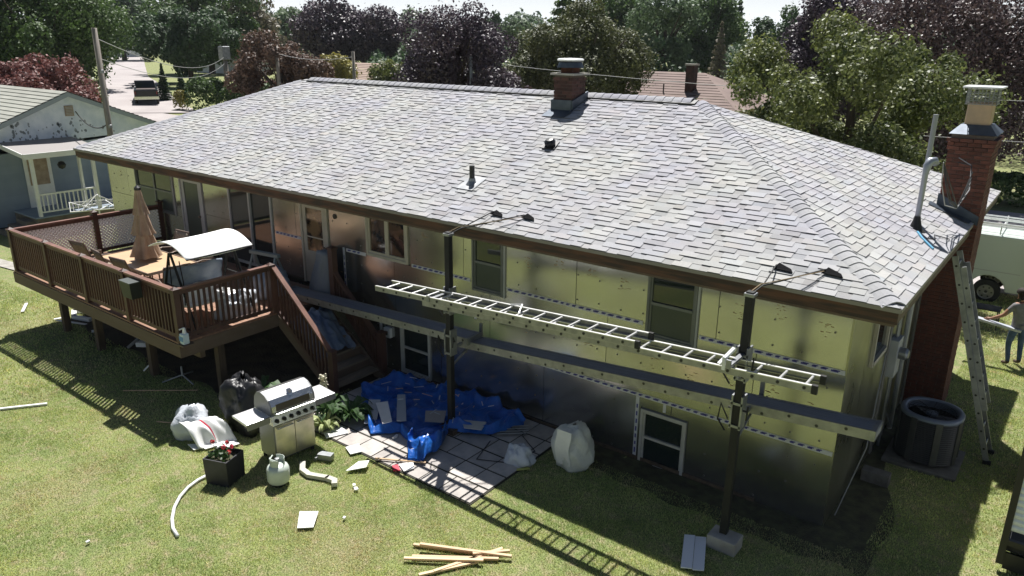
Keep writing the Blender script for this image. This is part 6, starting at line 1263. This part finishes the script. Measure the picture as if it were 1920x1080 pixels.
wire((-58.6, 28.7, 5.0), (-46.5, 25.2, 5.4), .5, .014, 'wire from the grey box pole to the pole by the copper tree'); wire((-46.5, 25.2, 5.5), (-35.6, 22.9, 5.5), .3, .02, 'wire from the copper tree pole to the short wooden pole', M['wirelight'])
wire((-23.9, 22, 5.4), (14, 30, 4.9), .7, .014, 'long thin wire above the brown roof, crossing in front of the trees', M['wirelight']); wire((-23.4, 1.8, 3.9), (-28.2, 2.9, 3.9), .35, .02, 'service wire drooping from the nearest pole to the neighbour gable')
wire((-12, 20, 3.6), (14, 26, 3.5), .3, .012, 'thin wire behind the right brick chimney', M['wirelight'])
pk_ = thing('pickup_truck', (-66.6, 25.6, H(-66.6, 25.6)), 'dark pickup truck parked at the mouth of the side street, tailgate toward the viewer', 'pickup truck', world=False, rz=math.radians(152))
b = MB(); b.prism([(-2.7, -.95, .55), (2.75, -.95, .55), (2.8, -.95, .95), (2.65, -.95, 1.15), (1.55, -.95, 1.25), (-.55, -.95, 1.25), (-2.7, -.95, 1.22)], (0, 1.9, 0)); b.build('body', M['truck'], pk_, bevel=.05)
b = MB(); b.prism([(-.65, -.82, 1.24), (1.6, -.82, 1.24), (1.0, -.72, 1.85), (-.45, -.72, 1.88)], (0, 1.60, 0)); b.build('cab', M['truck'], pk_, bevel=.05)
MB().add([(-.67, -.66, 1.32), (-.67, .66, 1.32), (-.49, .6, 1.78), (-.49, -.6, 1.78)], [(0, 1, 2, 3)]).build('rear_window', M['vanglass'], pk_, loc=(-.02, 0, 0))
MB().box(-2.5, -.8, -.75, .75, 1.251, 1.262).build('bed', M['bed'], pk_); MB().box(-2.82, -2.705, -.98, .98, .42, .66).build('bumper', M['chrome'], pk_); MB().box(-2.73, -2.702, -.7, .7, .78, 1.15).build('tailgate', M['truck'], pk_)
for y in (-.85, .85):
    MB().box(-2.73, -2.702, y-.05, y+.05, .84, 1.10).build('tail_light', M['taill'], pk_); MB().box(.95, 1.1, y*1.22-.1, y*1.22+.1, 1.25, 1.45).build('mirror', M['truck'], pk_)
    for x in (-1.75, 1.85): t = MB().lathe([(0, -.13), (.38, -.12), (.40, 0), (.38, .12), (.2, .13), (0, .13)], n=20).build('wheel', M['tyre'], pk_); t.rotation_euler = (math.pi/2, 0, 0); t.location = (x, y, .40)
bn = thing('wheelie_bin', (-64.3, 27.6, H(-64.3, 27.6)), 'green wheeled bin beside the dark evergreens', 'bin', world=False); MB().prism([(-.3, -.3, .05), (.3, -.3, .05), (.36, -.36, 1.0), (-.36, -.36, 1.0)], (0, .66, 0)).build('body', M['bin'], bn); MB().box(-.38, .38, -.4, .36, 1.0, 1.08).build('lid', M['bin'], bn)

# ------------------------------------------------------------------ grass blades
def in_excl(x, y):
    e = (x > -20) & (x < .02) & (y > -.02) & (y < 8.5)                                  # house
    e |= (x > -8.6) & (x < -4.25) & (y > -2.74) & (y < 0)                                  # patio
    e |= (x > -4.3) & (x < .3) & (y > -.5)&(y < 0); e |= (x > -.02) & (x < .35) & (y > -.3) & (y < 5.4); e |= (x > .22) & (x < 1.3) & (y > 2.45) & (y < 3.55)
    e |= (x > -16.9) & (x < -8.7) & (y > -2.9) & (y < 0); e |= (x > -25) & (x < -20) & (y > -2.6) & (y < -1.6)
    return e
def blades(x0, x1, y0, y1, dens, hgt, wid, seed, holes=True):
    rs = np.random.RandomState(seed); n = int((x1-x0)*(y1-y0)*dens); x = rs.uniform(x0, x1, n); y = rs.uniform(y0, y1, n)
    nz_ = np.sin(x*2.1+np.sin(y*1.7)*2)*np.sin(y*2.6+np.sin(x*1.3)*2)+.5*np.sin(x*7.3+y*3.1)*np.sin(y*6.1-x*2.2)
    keep = ~in_excl(x, y) & (rs.uniform(0, 1, n) < .80+.2*nz_); x = x[keep]; y = y[keep]; nz_ = nz_[keep]; n = len(x); z = np.array([H(a, b_) for a, b_ in zip(x, y)]) if y1 > 4.9 else np.zeros(n)
    a = rs.uniform(0, 2*math.pi, n); h_ = hgt*rs.uniform(.5, 1.3, n)*(1+.25*nz_); w = wid*rs.uniform(.6, 1.3, n); ln = rs.uniform(.1, .9, n)*h_; b_ = rs.uniform(0, 2*math.pi, n)
    V_ = np.empty((n, 3, 3)); V_[:, 0] = np.stack([x-w*np.cos(a), y-w*np.sin(a), z-.005], 1); V_[:, 1] = np.stack([x+w*np.cos(a), y+w*np.sin(a), z-.005], 1); V_[:, 2] = np.stack([x+ln*np.cos(b_), y+ln*np.sin(b_), z+h_], 1)
    k = rs.normal(1, .2, n).clip(.5, 1.7); dry = (rs.uniform(0, 1, n) < .16); tone = np.stack([k*(1+.55*dry), k*(1+.25*dry), k*(1+.5*dry)], 1)
    return V_.reshape(-1, 3), tone
parts = [blades(-7, 2.6, -8.6, -.3, 5600, .024, .0055, 1), blades(-13, -7, -9.0, -1.2, 4200, .026, .006, 2), blades(-24, -13, -7.2, 0, 1300, .04, .010, 3), blades(.6, 6, -.3, 10, 2600, .030, .008, 4), blades(-1.5, 6, 10, 24, 500, .06, .016, 5), blades(-28, -13, -12, -7.2, 500, .05, .014, 6)]
V_ = np.concatenate([p[0] for p in parts]); tn = np.concatenate([p[1] for p in parts]); n = len(V_)//3
o = bpy.data.objects.new('grass', np_mesh('grass', V_, np.arange(3*n).reshape(n, 3), tn, M['blade'])); COL.objects.link(o); tag(o, 'short lawn grass', 'grass', kind='stuff')

# ------------------------------------------------------------------ thin summer haze
hz = bpy.data.materials.new('haze'); hz.use_nodes = True; nt = hz.node_tree
for n_ in list(nt.nodes):
    if n_.type == 'BSDF_PRINCIPLED': nt.nodes.remove(n_)
pv = nt.nodes.new('ShaderNodeVolumePrincipled'); pv.inputs['Color'].default_value = (.82, .88, .95, 1); pv.inputs['Density'].default_value = .00014; pv.inputs['Anisotropy'].default_value = .2
nt.links.new(pv.outputs[0], nt.nodes['Material Output'].inputs['Volume'])
o = MB().box(-1510, 1510, -1510, 1810, -3.0, 22.0).build('haze', hz); tag(o, 'thin pale summer haze', 'haze', kind='stuff')
